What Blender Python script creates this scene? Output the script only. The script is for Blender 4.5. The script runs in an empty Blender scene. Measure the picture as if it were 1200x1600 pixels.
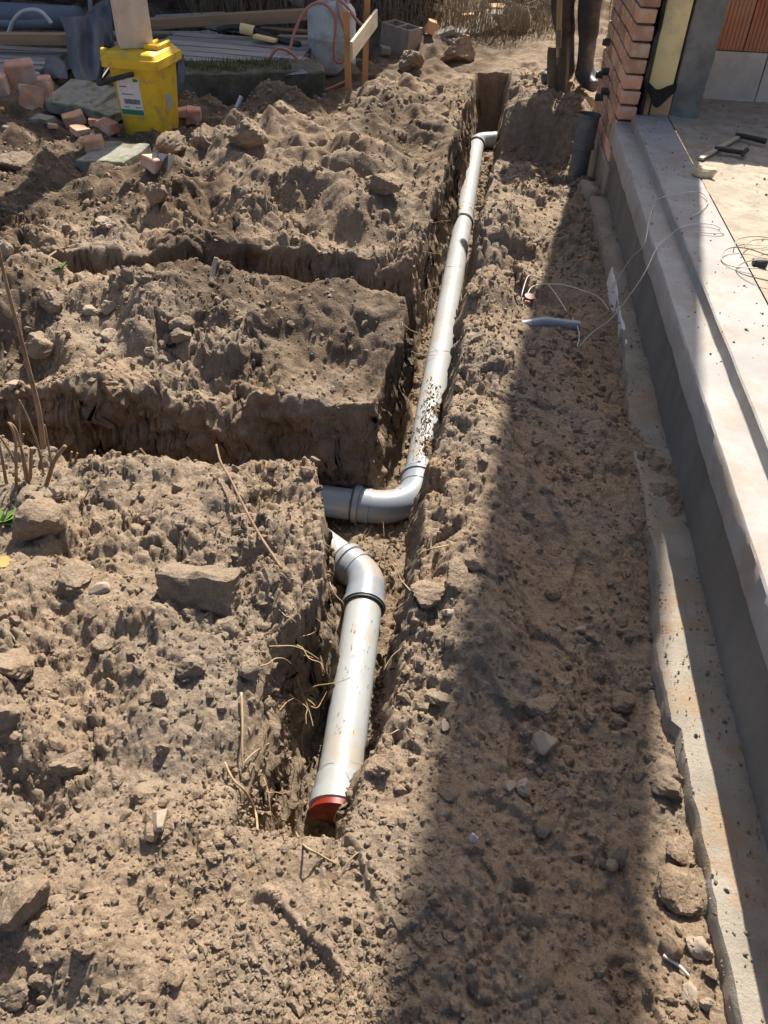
import bpy, bmesh, math, random
import numpy as np
from mathutils import Vector, Matrix, Quaternion
random.seed(7); rng = np.random.default_rng(11)
R = math.radians
scene = bpy.context.scene
COL = scene.collection

# ---------------------------------------------------------------- camera, sky, sun, exposure
F_PX, EYE = 1230.0, 1.6                      # focal length in pixels of a 1200 wide picture, eye height in metres
_up = np.array([57., 1423., 1230.]); _up /= np.linalg.norm(_up)
_y = np.array([212., 1066., -1230.]); _y -= _up*(_y@_up); _y /= np.linalg.norm(_y)
_x = np.cross(_y, _up)
CM = np.array([_x, _y, _up])                  # camera axes -> world axes
cam_d = bpy.data.cameras.new('camera'); cam = bpy.data.objects.new('camera', cam_d); COL.objects.link(cam)
cam_d.sensor_fit = 'HORIZONTAL'; cam_d.sensor_width = 36.0; cam_d.lens = 36.0*F_PX/1200.0
cam_d.clip_start = 0.05; cam_d.clip_end = 500
mw = Matrix([list(CM[i])+[0] for i in range(3)]+[[0, 0, 0, 1]]); mw.translation = Vector((0, 0, EYE))
cam.matrix_world = mw
scene.camera = cam

SUN_EL, SUN_AZ = R(50), R(9.0)               # azimuth from +Y towards +X
world = bpy.data.worlds.new('World'); scene.world = world; world.use_nodes = True
wn = world.node_tree; wn.nodes.clear()
sky = wn.nodes.new('ShaderNodeTexSky'); sky.sky_type = 'NISHITA'; sky.sun_disc = False
sky.sun_elevation = SUN_EL; sky.sun_rotation = SUN_AZ; sky.air_density = .9; sky.dust_density = 3.5; sky.ozone_density = .6
bg = wn.nodes.new('ShaderNodeBackground'); bg.inputs['Strength'].default_value = 0.076
wo = wn.nodes.new('ShaderNodeOutputWorld')
wn.links.new(sky.outputs[0], bg.inputs[0]); wn.links.new(bg.outputs[0], wo.inputs[0])
sun_d = bpy.data.lights.new('sun', 'SUN'); sun_d.energy = 4.7; sun_d.angle = R(0.6); sun_d.color = (1.0, 0.93, 0.82)
sun = bpy.data.objects.new('sun', sun_d); COL.objects.link(sun)
sdir = Vector((math.sin(SUN_AZ)*math.cos(SUN_EL), math.cos(SUN_AZ)*math.cos(SUN_EL), math.sin(SUN_EL)))
sun.rotation_euler = (-sdir).to_track_quat('-Z', 'Y').to_euler(); sun.location = sdir*30
vs = scene.view_settings; vs.view_transform = 'Standard'; vs.look = 'None'; vs.gamma = 1.0
vs.use_curve_mapping = False; vs.exposure = 1.03
scene.cycles.max_bounces = 6; scene.cycles.diffuse_bounces = 4

def ray(px, py): return CM @ np.array([px-600., 800.-py, -F_PX])
def P(px, py, z=0.):
    r = ray(px, py); t = (z-EYE)/r[2]; return Vector((r[0]*t, r[1]*t, z))
def at(px, py, Y):
    r = ray(px, py); t = Y/r[1]; return Vector((r[0]*t, Y, EYE+r[2]*t))

# ---------------------------------------------------------------- object helpers
def tag(o, label=None, cat=None, group=None, kind=None):
    if label: o['label'] = label
    if cat: o['category'] = cat
    if group: o['group'] = group
    if kind: o['kind'] = kind
    return o
def thing(name, label, cat, loc=(0, 0, 0), rotz=0, group=None, rot=None):
    o = bpy.data.objects.new(name, None); COL.objects.link(o); o.empty_display_size = .05
    o.location = loc; o.rotation_euler = rot if rot else (0, 0, rotz)
    return tag(o, label, cat, group)
def obj(name, bm, m, parent=None, smooth=False, loc=None, rot=None):
    if isinstance(bm, bpy.types.Mesh): me = bm
    else:
        bmesh.ops.recalc_face_normals(bm, faces=bm.faces[:])
        me = bpy.data.meshes.new(name); bm.to_mesh(me); bm.free()
    if m and not me.materials: me.materials.append(m)
    if smooth:
        me.polygons.foreach_set('use_smooth', [True]*len(me.polygons))
        if smooth != 'all':
            me.set_sharp_from_angle(angle=R(40))
    o = bpy.data.objects.new(name, me); COL.objects.link(o)
    if parent: o.parent = parent
    if loc is not None: o.location = loc
    if rot is not None: o.rotation_euler = rot
    return o
def struct(name, bm, m, label, smooth=False):
    return tag(obj(name, bm, m, smooth=smooth), label, kind='structure')
def grid_mesh(name, V, nx, ny, smooth=True):          # V: (ny*nx,3)
    me = bpy.data.meshes.new(name)
    i = np.arange(ny-1)[:, None]*nx+np.arange(nx-1)[None, :]
    q = np.stack([i, i+1, i+nx+1, i+nx], -1).reshape(-1).astype(np.int32)
    nf = (nx-1)*(ny-1)
    me.vertices.add(len(V)); me.vertices.foreach_set('co', np.ascontiguousarray(V, np.float32).ravel())
    me.loops.add(nf*4); me.loops.foreach_set('vertex_index', q)
    me.polygons.add(nf); me.polygons.foreach_set('loop_start', np.arange(nf, dtype=np.int32)*4)
    me.update(calc_edges=True)
    me.polygons.foreach_set('use_smooth', np.full(nf, smooth))
    return me
def tri_mesh(name, V, T, smooth=False):
    me = bpy.data.meshes.new(name); nf = len(T)
    me.vertices.add(len(V)); me.vertices.foreach_set('co', np.ascontiguousarray(V, np.float32).ravel())
    me.loops.add(nf*3); me.loops.foreach_set('vertex_index', np.ascontiguousarray(T, np.int32).ravel())
    me.polygons.add(nf); me.polygons.foreach_set('loop_start', np.arange(nf, dtype=np.int32)*3)
    me.update(calc_edges=True)
    me.polygons.foreach_set('use_smooth', np.full(nf, smooth))
    return me
def add_box(bm, c, s, rot=None, bev=0.0, taper=1.0, jit=0.0):
    b = bmesh.new(); bmesh.ops.create_cube(b, size=1)
    for v in b.verts:
        k = taper if v.co.z < 0 else 1.0
        v.co = Vector((v.co.x*s[0]*k, v.co.y*s[1]*k, v.co.z*s[2]))
        if jit: v.co += Vector((random.uniform(-1, 1), random.uniform(-1, 1), random.uniform(-1, 1)))*jit
    if bev: bmesh.ops.bevel(b, geom=b.edges[:], offset=bev, segments=1, affect='EDGES')
    m = Matrix.Translation(c)
    if rot is not None: m = m @ (rot.to_4x4() if not isinstance(rot, tuple) else __import__('mathutils').Euler(rot).to_matrix().to_4x4())
    bmesh.ops.transform(b, matrix=m, verts=b.verts)
    merge(bm, b); return bm
def merge(bm, b):
    me = bpy.data.meshes.new('tmp'); b.to_mesh(me); b.free(); bm.from_mesh(me); bpy.data.meshes.remove(me)
def box(c, s, **k): return add_box(bmesh.new(), c, s, **k)
def dense_box(c, s, step, amp, seed, rot=None, bev=.0):
    """box cut into cells of about `step`, its surface roughened by noise: broken stone, worn timber, concrete"""
    b = box((0, 0, 0), s, bev=bev)
    n = max(1, int(max(s)/step))
    for ax in range(3):
        k = int(s[ax]/step)
        for j in range(1, k+1):
            co = [0, 0, 0]; co[ax] = -s[ax]/2+s[ax]*j/(k+1); no = [0, 0, 0]; no[ax] = 1
            bmesh.ops.bisect_plane(b, geom=b.verts[:]+b.edges[:]+b.faces[:], plane_co=co, plane_no=no)
    co = np.array([v.co for v in b.verts])
    d = np.stack([vnoise3(co*(.35/step), seed+i) for i in range(3)], -1)*amp
    for v, dd in zip(b.verts, d): v.co += Vector(dd)
    m = Matrix.Translation(c)
    if rot is not None:
        m = m @ __import__('mathutils').Euler(rot).to_matrix().to_4x4()
    bmesh.ops.transform(b, matrix=m, verts=b.verts)
    return b
def catmull(pts, n=8):
    pts = [Vector(p) for p in pts]; out = []
    for i in range(len(pts)-1):
        p0 = pts[max(i-1, 0)]; p1 = pts[i]; p2 = pts[i+1]; p3 = pts[min(i+2, len(pts)-1)]
        for k in range(n):
            t = k/n
            out.append(.5*((2*p1)+(p2-p0)*t+(2*p0-5*p1+4*p2-p3)*t*t+(3*p1-p0-3*p2+p3)*t**3))
    out.append(pts[-1]); return out
def add_tube(bm, pts, r, seg=12, cap=True, rs=None):
    pts = [Vector(p) for p in pts]; n = len(pts)
    rad = rs if rs else [r]*n
    t = (pts[1]-pts[0]).normalized()
    a = t.orthogonal().normalized(); rings = []
    for i, p in enumerate(pts):
        t2 = (pts[min(i+1, n-1)]-pts[max(i-1, 0)])
        if t2.length < 1e-9: t2 = t
        t2 = t2.normalized(); a = (t.rotation_difference(t2) @ a); a = (a-t2*a.dot(t2)).normalized(); t = t2
        b = t.cross(a)
        rings.append([bm.verts.new(p+(a*math.cos(2*math.pi*k/seg)+b*math.sin(2*math.pi*k/seg))*rad[i]) for k in range(seg)])
    for i in range(n-1):
        for k in range(seg):
            bm.faces.new((rings[i][k], rings[i][(k+1) % seg], rings[i+1][(k+1) % seg], rings[i+1][k]))
    if cap:
        bm.faces.new(rings[0][::-1]); bm.faces.new(rings[-1])
    return bm
def tube(pts, r, **k): return add_tube(bmesh.new(), pts, r, **k)
def add_lathe(bm, prof, seg=24, c=(0, 0, 0), cap=True):     # prof: (r,z)
    rings = [[bm.verts.new((c[0]+r*math.cos(2*math.pi*k/seg), c[1]+r*math.sin(2*math.pi*k/seg), c[2]+z)) for k in range(seg)] for r, z in prof]
    for i in range(len(rings)-1):
        for k in range(seg):
            bm.faces.new((rings[i][k], rings[i][(k+1) % seg], rings[i+1][(k+1) % seg], rings[i+1][k]))
    if cap: bm.faces.new(rings[0][::-1]); bm.faces.new(rings[-1])
    return bm
def prism(poly, y0, y1, bm=None, ny=1):                      # polygon in x,z swept along y
    bm = bm or bmesh.new(); rows = []
    for j in range(ny+1):
        y = y0+(y1-y0)*j/ny
        rows.append([bm.verts.new((x, y, z)) for x, z in poly])
    n = len(poly)
    for j in range(ny):
        for k in range(n):
            bm.faces.new((rows[j][k], rows[j][(k+1) % n], rows[j+1][(k+1) % n], rows[j+1][k]))
    bm.faces.new(rows[0][::-1]); bm.faces.new(rows[-1]); return bm
def extrude_poly(poly, z0, z1, bm=None):                     # polygon in x,y
    bm = bm or bmesh.new()
    a = [bm.verts.new((x, y, z0)) for x, y in poly]; b = [bm.verts.new((x, y, z1)) for x, y in poly]; n = len(poly)
    bm.faces.new(a[::-1]); bm.faces.new(b)
    for k in range(n): bm.faces.new((a[k], a[(k+1) % n], b[(k+1) % n], b[k]))
    return bm

# ---------------------------------------------------------------- noise
def _h(ix, iy, seed):
    n = (ix.astype(np.int64)*374761393+iy.astype(np.int64)*668265263+int(seed)*144269504) & 0xFFFFFFFF
    n = ((n ^ (n >> 13))*1274126177) & 0xFFFFFFFF
    n = n ^ (n >> 16); n = (n*2246822519) & 0xFFFFFFFF; n = n ^ (n >> 15)
    return (n.astype(np.float64)/4294967295.0).astype(np.float32)
def vnoise(x, y, seed):
    fx = np.floor(x); fy = np.floor(y); tx = (x-fx).astype(np.float32); ty = (y-fy).astype(np.float32)
    ix = fx.astype(np.int64); iy = fy.astype(np.int64)
    tx = tx*tx*(3-2*tx); ty = ty*ty*(3-2*ty)
    a = _h(ix, iy, seed); b = _h(ix+1, iy, seed); c = _h(ix, iy+1, seed); d = _h(ix+1, iy+1, seed)
    return ((a+(b-a)*tx)*(1-ty)+(c+(d-c)*tx)*ty)*2-1
def fbm(x, y, scale, octv, seed, gain=.5, lac=2.07):
    s = 0; a = 1.0; f = 1.0/scale
    for o in range(octv):
        ca, sa = math.cos(o*1.1+.3), math.sin(o*1.1+.3)
        s = s+a*vnoise((x*ca-y*sa)*f+17.3*o, (x*sa+y*ca)*f-9.1*o, seed+o*31); a *= gain; f *= lac
    return s
def vnoise3(p, seed):
    p = np.asarray(p, float)
    return (vnoise(p[:, 0]+p[:, 2]*1.7, p[:, 1]-p[:, 2]*1.3, seed)+vnoise(p[:, 1]+7.3+p[:, 0]*.9, p[:, 2]*1.4-2.1+p[:, 0]*.4, seed+5)).astype(np.float64)*.6
def sstep(t): t = np.clip(t, 0, 1); return t*t*(3-2*t)

# ---------------------------------------------------------------- materials
def nn(nt, t, **k):
    n = nt.nodes.new(t)
    for a, b in k.items():
        if a in n.inputs: n.inputs[a].default_value = b
        else: setattr(n, a, b)
    return n
def ramp(nt, fac, stops):
    r = nt.nodes.new('ShaderNodeValToRGB'); e = r.color_ramp.elements
    while len(e) < len(stops): e.new(.5)
    for el, (p, c) in zip(e, stops): el.position = p; el.color = (*c, 1) if len(c) == 3 else c
    nt.links.new(fac, r.inputs[0]); return r.outputs[0]
def mixc(nt, fac, a, b, mode='MIX'):
    m = nt.nodes.new('ShaderNodeMix'); m.data_type = 'RGBA'; m.blend_type = mode
    for s, v in ((m.inputs[0], fac), (m.inputs[6], a), (m.inputs[7], b)):
        if isinstance(v, (int, float)): s.default_value = v
        elif isinstance(v, tuple): s.default_value = (*v, 1)
        else: nt.links.new(v, s)
    return m.outputs[2]
def new_mat(name):
    m = bpy.data.materials.new(name); m.use_nodes = True; nt = m.node_tree
    b = nt.nodes['Principled BSDF']; tc = nt.nodes.new('ShaderNodeTexCoord')
    return m, nt, b, tc
def noise(nt, vec, scale, detail=4, rough=.6, dist=0):
    n = nn(nt, 'ShaderNodeTexNoise', Scale=scale, Detail=detail, Roughness=rough, Distortion=dist)
    nt.links.new(vec, n.inputs['Vector']); return n.outputs[0]
def bump(nt, b, h, strength, dist):
    k = nn(nt, 'ShaderNodeBump', Strength=strength, Distance=dist); nt.links.new(h, k.inputs['Height'])
    if b.inputs['Normal'].is_linked: nt.links.new(b.inputs['Normal'].links[0].from_socket, k.inputs['Normal'])
    nt.links.new(k.outputs[0], b.inputs['Normal'])
def simple(name, c0, c1, scale=6, rough=.8, bstr=.3, bscale=80, bdist=.003, dirt=None, dirt_amt=.5, metal=0, stretch=None, rnd=0.0, spec=.5, dscale=5, world_coord=False, pits=0):
    """two-tone mottled colour, fine relief, optional blotches of dirt, optional per-object tint"""
    m, nt, b, tc = new_mat(name)
    v = tc.outputs['Object']
    if world_coord:
        g = nt.nodes.new('ShaderNodeNewGeometry'); v = g.outputs['Position']
    if stretch:
        mp = nn(nt, 'ShaderNodeMapping'); mp.inputs['Scale'].default_value = stretch
        nt.links.new(v, mp.inputs[0]); vv = mp.outputs[0]
    else: vv = v
    col = ramp(nt, noise(nt, vv, scale, 6, .65), [(.3, c0), (.7, c1)])
    if rnd:
        oi = nt.nodes.new('ShaderNodeObjectInfo')
        hs = nn(nt, 'ShaderNodeHueSaturation'); nt.links.new(col, hs.inputs['Color'])
        mr = nn(nt, 'ShaderNodeMapRange'); mr.inputs[3].default_value = 1-rnd; mr.inputs[4].default_value = 1+rnd
        nt.links.new(oi.outputs['Random'], mr.inputs[0]); nt.links.new(mr.outputs[0], hs.inputs['Value'])
        m2 = nn(nt, 'ShaderNodeMath', operation='MULTIPLY'); m2.inputs[1].default_value = 7.31
        nt.links.new(oi.outputs['Random'], m2.inputs[0])
        m3 = nn(nt, 'ShaderNodeMath', operation='FRACT'); nt.links.new(m2.outputs[0], m3.inputs[0])
        mr2 = nn(nt, 'ShaderNodeMapRange'); mr2.inputs[3].default_value = .5-rnd*.04; mr2.inputs[4].default_value = .5+rnd*.04
        nt.links.new(m3.outputs[0], mr2.inputs[0]); nt.links.new(mr2.outputs[0], hs.inputs['Hue'])
        col = hs.outputs[0]
    if dirt:
        f = ramp(nt, noise(nt, v, dscale, 8, .7), [(.5, (0, 0, 0)), (.62, (dirt_amt,)*3)])
        col = mixc(nt, f, col, dirt)
    if pits:
        vo = nn(nt, 'ShaderNodeTexVoronoi', Scale=pits); nt.links.new(v, vo.inputs['Vector'])
        pf = ramp(nt, vo.outputs['Distance'], [(.07, (.5, .47, .43)), (.13, (1, 1, 1))])
        pm = ramp(nt, noise(nt, v, pits*.22, 3, .6), [(.56, (0, 0, 0)), (.66, (1, 1, 1))])
        pf = mixc(nt, pm, (1., 1., 1.), pf)
        col = mixc(nt, .85, col, pf, 'MULTIPLY'); bump(nt, b, pf, .6, .003)
    nt.links.new(col, b.inputs['Base Color'])
    b.inputs['Roughness'].default_value = rough; b.inputs['Metallic'].default_value = metal
    b.inputs['Specular IOR Level'].default_value = spec
    if bstr: bump(nt, b, noise(nt, vv, bscale, 5, .7), bstr, bdist)
    return m

def soil_material(name, use_attr=True):
    m, nt, b, tc = new_mat(name)
    g = nt.nodes.new('ShaderNodeNewGeometry'); v = g.outputs['Position']
    a = noise(nt, v, 2.3, 5, .6); c = noise(nt, v, 26, 6, .7); d = noise(nt, v, 210, 3, .6)
    dry = ramp(nt, c, [(.25, (.215, .155, .104)), (.5, (.325, .24, .165)), (.78, (.44, .34, .24))])
    grey = ramp(nt, c, [(.25, (.205, .16, .118)), (.75, (.375, .298, .222))])
    col = mixc(nt, ramp(nt, a, [(.42, (0, 0, 0)), (.6, (1, 1, 1))]), dry, grey)
    col = mixc(nt, ramp(nt, noise(nt, v, 5.2, 4, .6), [(.63, (0, 0, 0)), (.72, (.55, .55, .55))]), col, (.37, .23, .115))
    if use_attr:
        at1 = nn(nt, 'ShaderNodeAttribute', attribute_name='damp_shade')
        wet_shade = ramp(nt, c, [(.25, (.042, .029, .02)), (.75, (.108, .074, .05))])  # moist soil colour, deepened to carry the ditch shade too
        col = mixc(nt, at1.outputs['Fac'], col, wet_shade)
    col = mixc(nt, .75, col, ramp(nt, d, [(.25, (.52, .5, .48)), (.5, (1, 1, 1)), (.8, (1.25, 1.25, 1.22))]), 'MULTIPLY')
    nt.links.new(col, b.inputs['Base Color'])
    b.inputs['Roughness'].default_value = .95; b.inputs['Specular IOR Level'].default_value = .12
    vo = nn(nt, 'ShaderNodeTexVoronoi', Scale=95.0); nt.links.new(v, vo.inputs['Vector'])
    bump(nt, b, vo.outputs['Distance'], .4, .008)
    bump(nt, b, noise(nt, v, 150, 6, .78), .9, .009)
    return m
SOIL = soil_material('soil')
CLOD = soil_material('clod_soil', False)
# ---------------------------------------------------------------- terrain
CTRL = np.array([
 # front island and foreground
 (-.7,-.6,.0),(0,-.6,.0),(.5,-.6,-.02),(-.6,.3,.02),(-.1,.4,0),(.3,.4,0),(.52,.6,-.03),(-.65,.7,.05),(-.35,.75,.0),(-1.0,.9,.1),(-.55,1.15,.1),(-1.3,1.4,.13),(-.9,1.55,.12),
 (-.55,1.6,.13),(-.48,1.8,.13),(-.9,1.85,.14),(-1.5,1.9,.14),(-2.2,1.8,.14),(-.7,1.95,.09),(-1.3,1.98,.1),(-2,1.98,.1),
 # second bank
 (-.45,2.62,-.02),(-1.0,2.55,-.12),(-1.7,2.55,-.13),(-2.4,2.55,-.1),(-.42,2.95,.05),(-.55,3.05,.12),(-1.0,2.92,.14),(-1.3,3.0,.19),(-1.9,2.95,.12),(-2.4,3.0,.12),(-1.0,2.75,.03),(-1.6,2.75,.02),
 # third bank and spoil heap
 (-.42,3.72,.05),(-1.0,3.75,.04),(-1.8,3.75,.0),(-2.6,3.7,.0),(-.36,4.4,.16),(-.3,5.2,.2),(-.26,6.0,.16),(-.3,6.8,.06),(-.9,4.4,.19),(-.8,5.1,.25),(-1.4,4.7,.2),(-1.28,5.2,.2),(-1.53,5.2,.13),(-1.7,4.6,.1),(-1.9,5.05,.0),(-1.6,5.7,.0),(-1.25,5.8,.12),(-.85,6.0,.2),(-1.1,6.3,.06),(-.75,6.5,.12),
 (-2.0,4.4,.02),(-2.6,4.4,.03),(-2.1,5.0,.0),(-2.4,5.6,.03),(-3,5,.03),(-4,5,.02),(-3,6.2,.03),(-4.5,7,.03),(-2.2,6.8,.0),(-1.7,6.6,-.04),(-1.6,7.3,-.04),(-3,8,.0),(-1,7.4,.0),
 # behind
 (-.5,7.6,.0),(-1,8.2,-.02),(0,8.25,.02),(.6,8.25,.04),(-.3,8.1,.0),(1.2,9,.12),(2.2,10,.5),(3.5,11,.8),(0,9.6,.05),(-1,9.6,.08),(.5,10.5,.45),(1.5,12,.9),(-2.5,9.6,.02),(-5,9.6,.03),(-8,8,.0),(-8,4,.0),(4,13,1.0),(-6,12,.0),(0,12.5,.6),
 # path on the right
 (.1,.85,0),(.35,1,-.01),(.1,1.45,.09),(.35,1.5,0),(.55,1.4,-.03),(.09,2.1,.13),(.33,2.2,.02),(.6,2.2,.02),(.09,2.7,.14),(.35,2.8,.03),(.6,2.8,-.035),(.72,2.8,-.05),(.72,3.2,-.05),(.72,2.2,.03),(.72,1.6,-.06),(.72,3.8,-.06),(.72,4.4,-.04),(.09,3.18,.14),(.3,3.15,.05),(.62,3.3,-.02),(.12,3.62,-.17),(.35,3.62,-.2),(.6,3.7,-.06),(.35,3.9,-.08),
 (.12,4.35,.08),(.4,4.2,.0),(.62,4.5,-.02),(.2,5.0,.1),(.5,5.0,-.02),(.25,5.65,-.08),(.6,5.6,-.15),(.42,5.7,-.14),(.3,6.2,.26),(.6,6.2,.2),(.2,6.7,.22),(.8,6.2,.1),(.6,6.5,.17),(.5,7.0,.14),(1.0,6.8,.1),(1.5,6.8,.05),(1.0,8.0,-.02),(3,7,.0),(6,6,0),
 (1.2,1,-.1),(1.2,3,-.1),(1.2,5,-.1),(3,2,-.1)], np.float32)

def shepard(x, y):
    out = np.empty_like(x); n = 60000
    for s in range(0, len(x), n):
        xs = x[s:s+n, None]; ys = y[s:s+n, None]
        d2 = (xs-CTRL[None, :, 0])**2+(ys-CTRL[None, :, 1])**2
        w = 1.0/(d2+.006)**2
        out[s:s+n] = (w*CTRL[None, :, 2]).sum(1)/w.sum(1)
    return out
def lerp_tab(y, tab): t = np.array(tab); return np.interp(y, t[:, 0], t[:, 1]).astype(np.float32)
XL_T = [(.6,-.36),(.8,-.365),(1.05,-.435),(1.22,-.41),(1.34,-.33),(1.5,-.315),(1.66,-.325),(1.78,-.385),(1.9,-.42),(2.35,-.36),(2.5,-.31),(2.65,-.30),(3.1,-.26),(3.3,-.31),(3.6,-.31),(4.4,-.235),(5.3,-.205),(6.2,-.185),(8.2,-.155)]
XR_T = [(.6,-.14),(.85,-.125),(1.1,-.075),(1.45,-.055),(1.9,-.055),(2.25,-.03),(2.55,-.012),(3.3,.012),(4.35,.03),(5.3,.10),(6.5,.14),(8.2,.16)]
WR_T = [(.6,.09),(.9,.09),(1.3,.065),(2.0,.06),(3,.055),(9,.055)]
def clods(x, y, cell, seed, dens, hgt, mask=None):
    """angular lumps: every cell may hold one, a dome cut by tilted planes"""
    gx = np.floor(x/cell).astype(np.int64); gy = np.floor(y/cell).astype(np.int64)
    out = np.zeros_like(x)
    for dx in (-1, 0, 1):
        for dy in (-1, 0, 1):
            cx = gx+dx; cy = gy+dy
            pr = _h(cx, cy, seed)
            px = (cx+.15+.7*_h(cx, cy, seed+1)).astype(np.float32)*cell; py = (cy+.15+.7*_h(cx, cy, seed+2)).astype(np.float32)*cell
            r = cell*(.22+.45*_h(cx, cy, seed+3)**2); an = _h(cx, cy, seed+4)*6.283
            ux = (x-px)/r; uy = (y-py)/r
            ca = np.cos(an); sa = np.sin(an); a = ux*ca+uy*sa; b = (-ux*sa+uy*ca)*(1+.7*_h(cx, cy, seed+5))
            dome = 1-np.maximum(a*a+b*b, np.abs(a*.8+b*.5)**1.5)
            pl = np.minimum(.75+a*(_h(cx, cy, seed+6)-.5)*1.6+b*(_h(cx, cy, seed+7)-.5)*1.2, .9)
            hh = np.sqrt(np.clip(np.minimum(dome, pl*1.1), 0, 1))
            hh = np.minimum(hh, np.clip(pl, 0, 1))
            on = pr < dens if mask is None else pr < dens*mask
            out = np.maximum(out, np.where(on, hh*r*hgt, 0))
    return out
def plates(x, y, cell, seed, tilt, step):
    """broken crust: every cell is a plane of its own tilt and height, so neighbours meet in sharp steps"""
    gx = np.floor(x/cell).astype(np.int64); gy = np.floor(y/cell).astype(np.int64)
    best = np.full_like(x, 9e9); h = np.zeros_like(x); sec = np.full_like(x, 9e9)
    for dx in (-1, 0, 1):
        for dy in (-1, 0, 1):
            cx = gx+dx; cy = gy+dy
            ux = x-(cx+_h(cx, cy, seed)).astype(np.float32)*cell; uy = y-(cy+_h(cx, cy, seed+1)).astype(np.float32)*cell
            d = ux*ux+uy*uy
            hh = (_h(cx, cy, seed+2)-.5)*step*cell+ux*(_h(cx, cy, seed+3)-.5)*tilt+uy*(_h(cx, cy, seed+4)-.5)*tilt
            n_ = d < best
            sec = np.where(n_, best, np.minimum(sec, d)); h = np.where(n_, hh, h); best = np.where(n_, d, best)
    gap = np.sqrt(sec)-np.sqrt(best)
    return h-np.clip(1-gap/(.16*cell), 0, 1)*.13*cell
PRINTS = [(.25,1.05,.1),(.2,1.5,.2),(.42,1.62,-.1),(.3,2.1,-.25),(.45,1.28,.15),(.17,1.13,.5),(.42,.72,.1),(.2,.62,-.3),(.45,.52,.3),(.3,2.6,.2),(.22,.85,.9),(.05,.6,-.6),(-.1,.66,.4),(.38,.9,-.2),(.3,1.85,.3),(-.2,.55,.8)]
def prints(x, y):
    z = np.zeros_like(x)
    for k, (px, py, a) in enumerate(PRINTS):
        ca, sa = math.cos(a), math.sin(a); u = ((x-px)*ca+(y-py)*sa); v = (-(x-px)*sa+(y-py)*ca)
        near = (np.abs(u) < .1) & (np.abs(v) < .2)
        if not near.any(): continue
        w = .045*(1-.18*np.sin(v*22)); d = np.sqrt((u/w)**2+(v/.13)**4)
        ins = sstep((1.1-d)/.25)
        rim = np.exp(-((d-1.18)/.16)**2)*.008
        tread = np.where(np.abs(((v+np.abs(u)*.6)*1/.026) % 1-.5) < .2, .005, 0)+np.where(np.abs(u) < .006, -.003, 0)
        z += np.where(near, -.012*ins+rim*.8+tread*ins*(.55+.45*math.sin(k*2.1)), 0)
    return z
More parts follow.
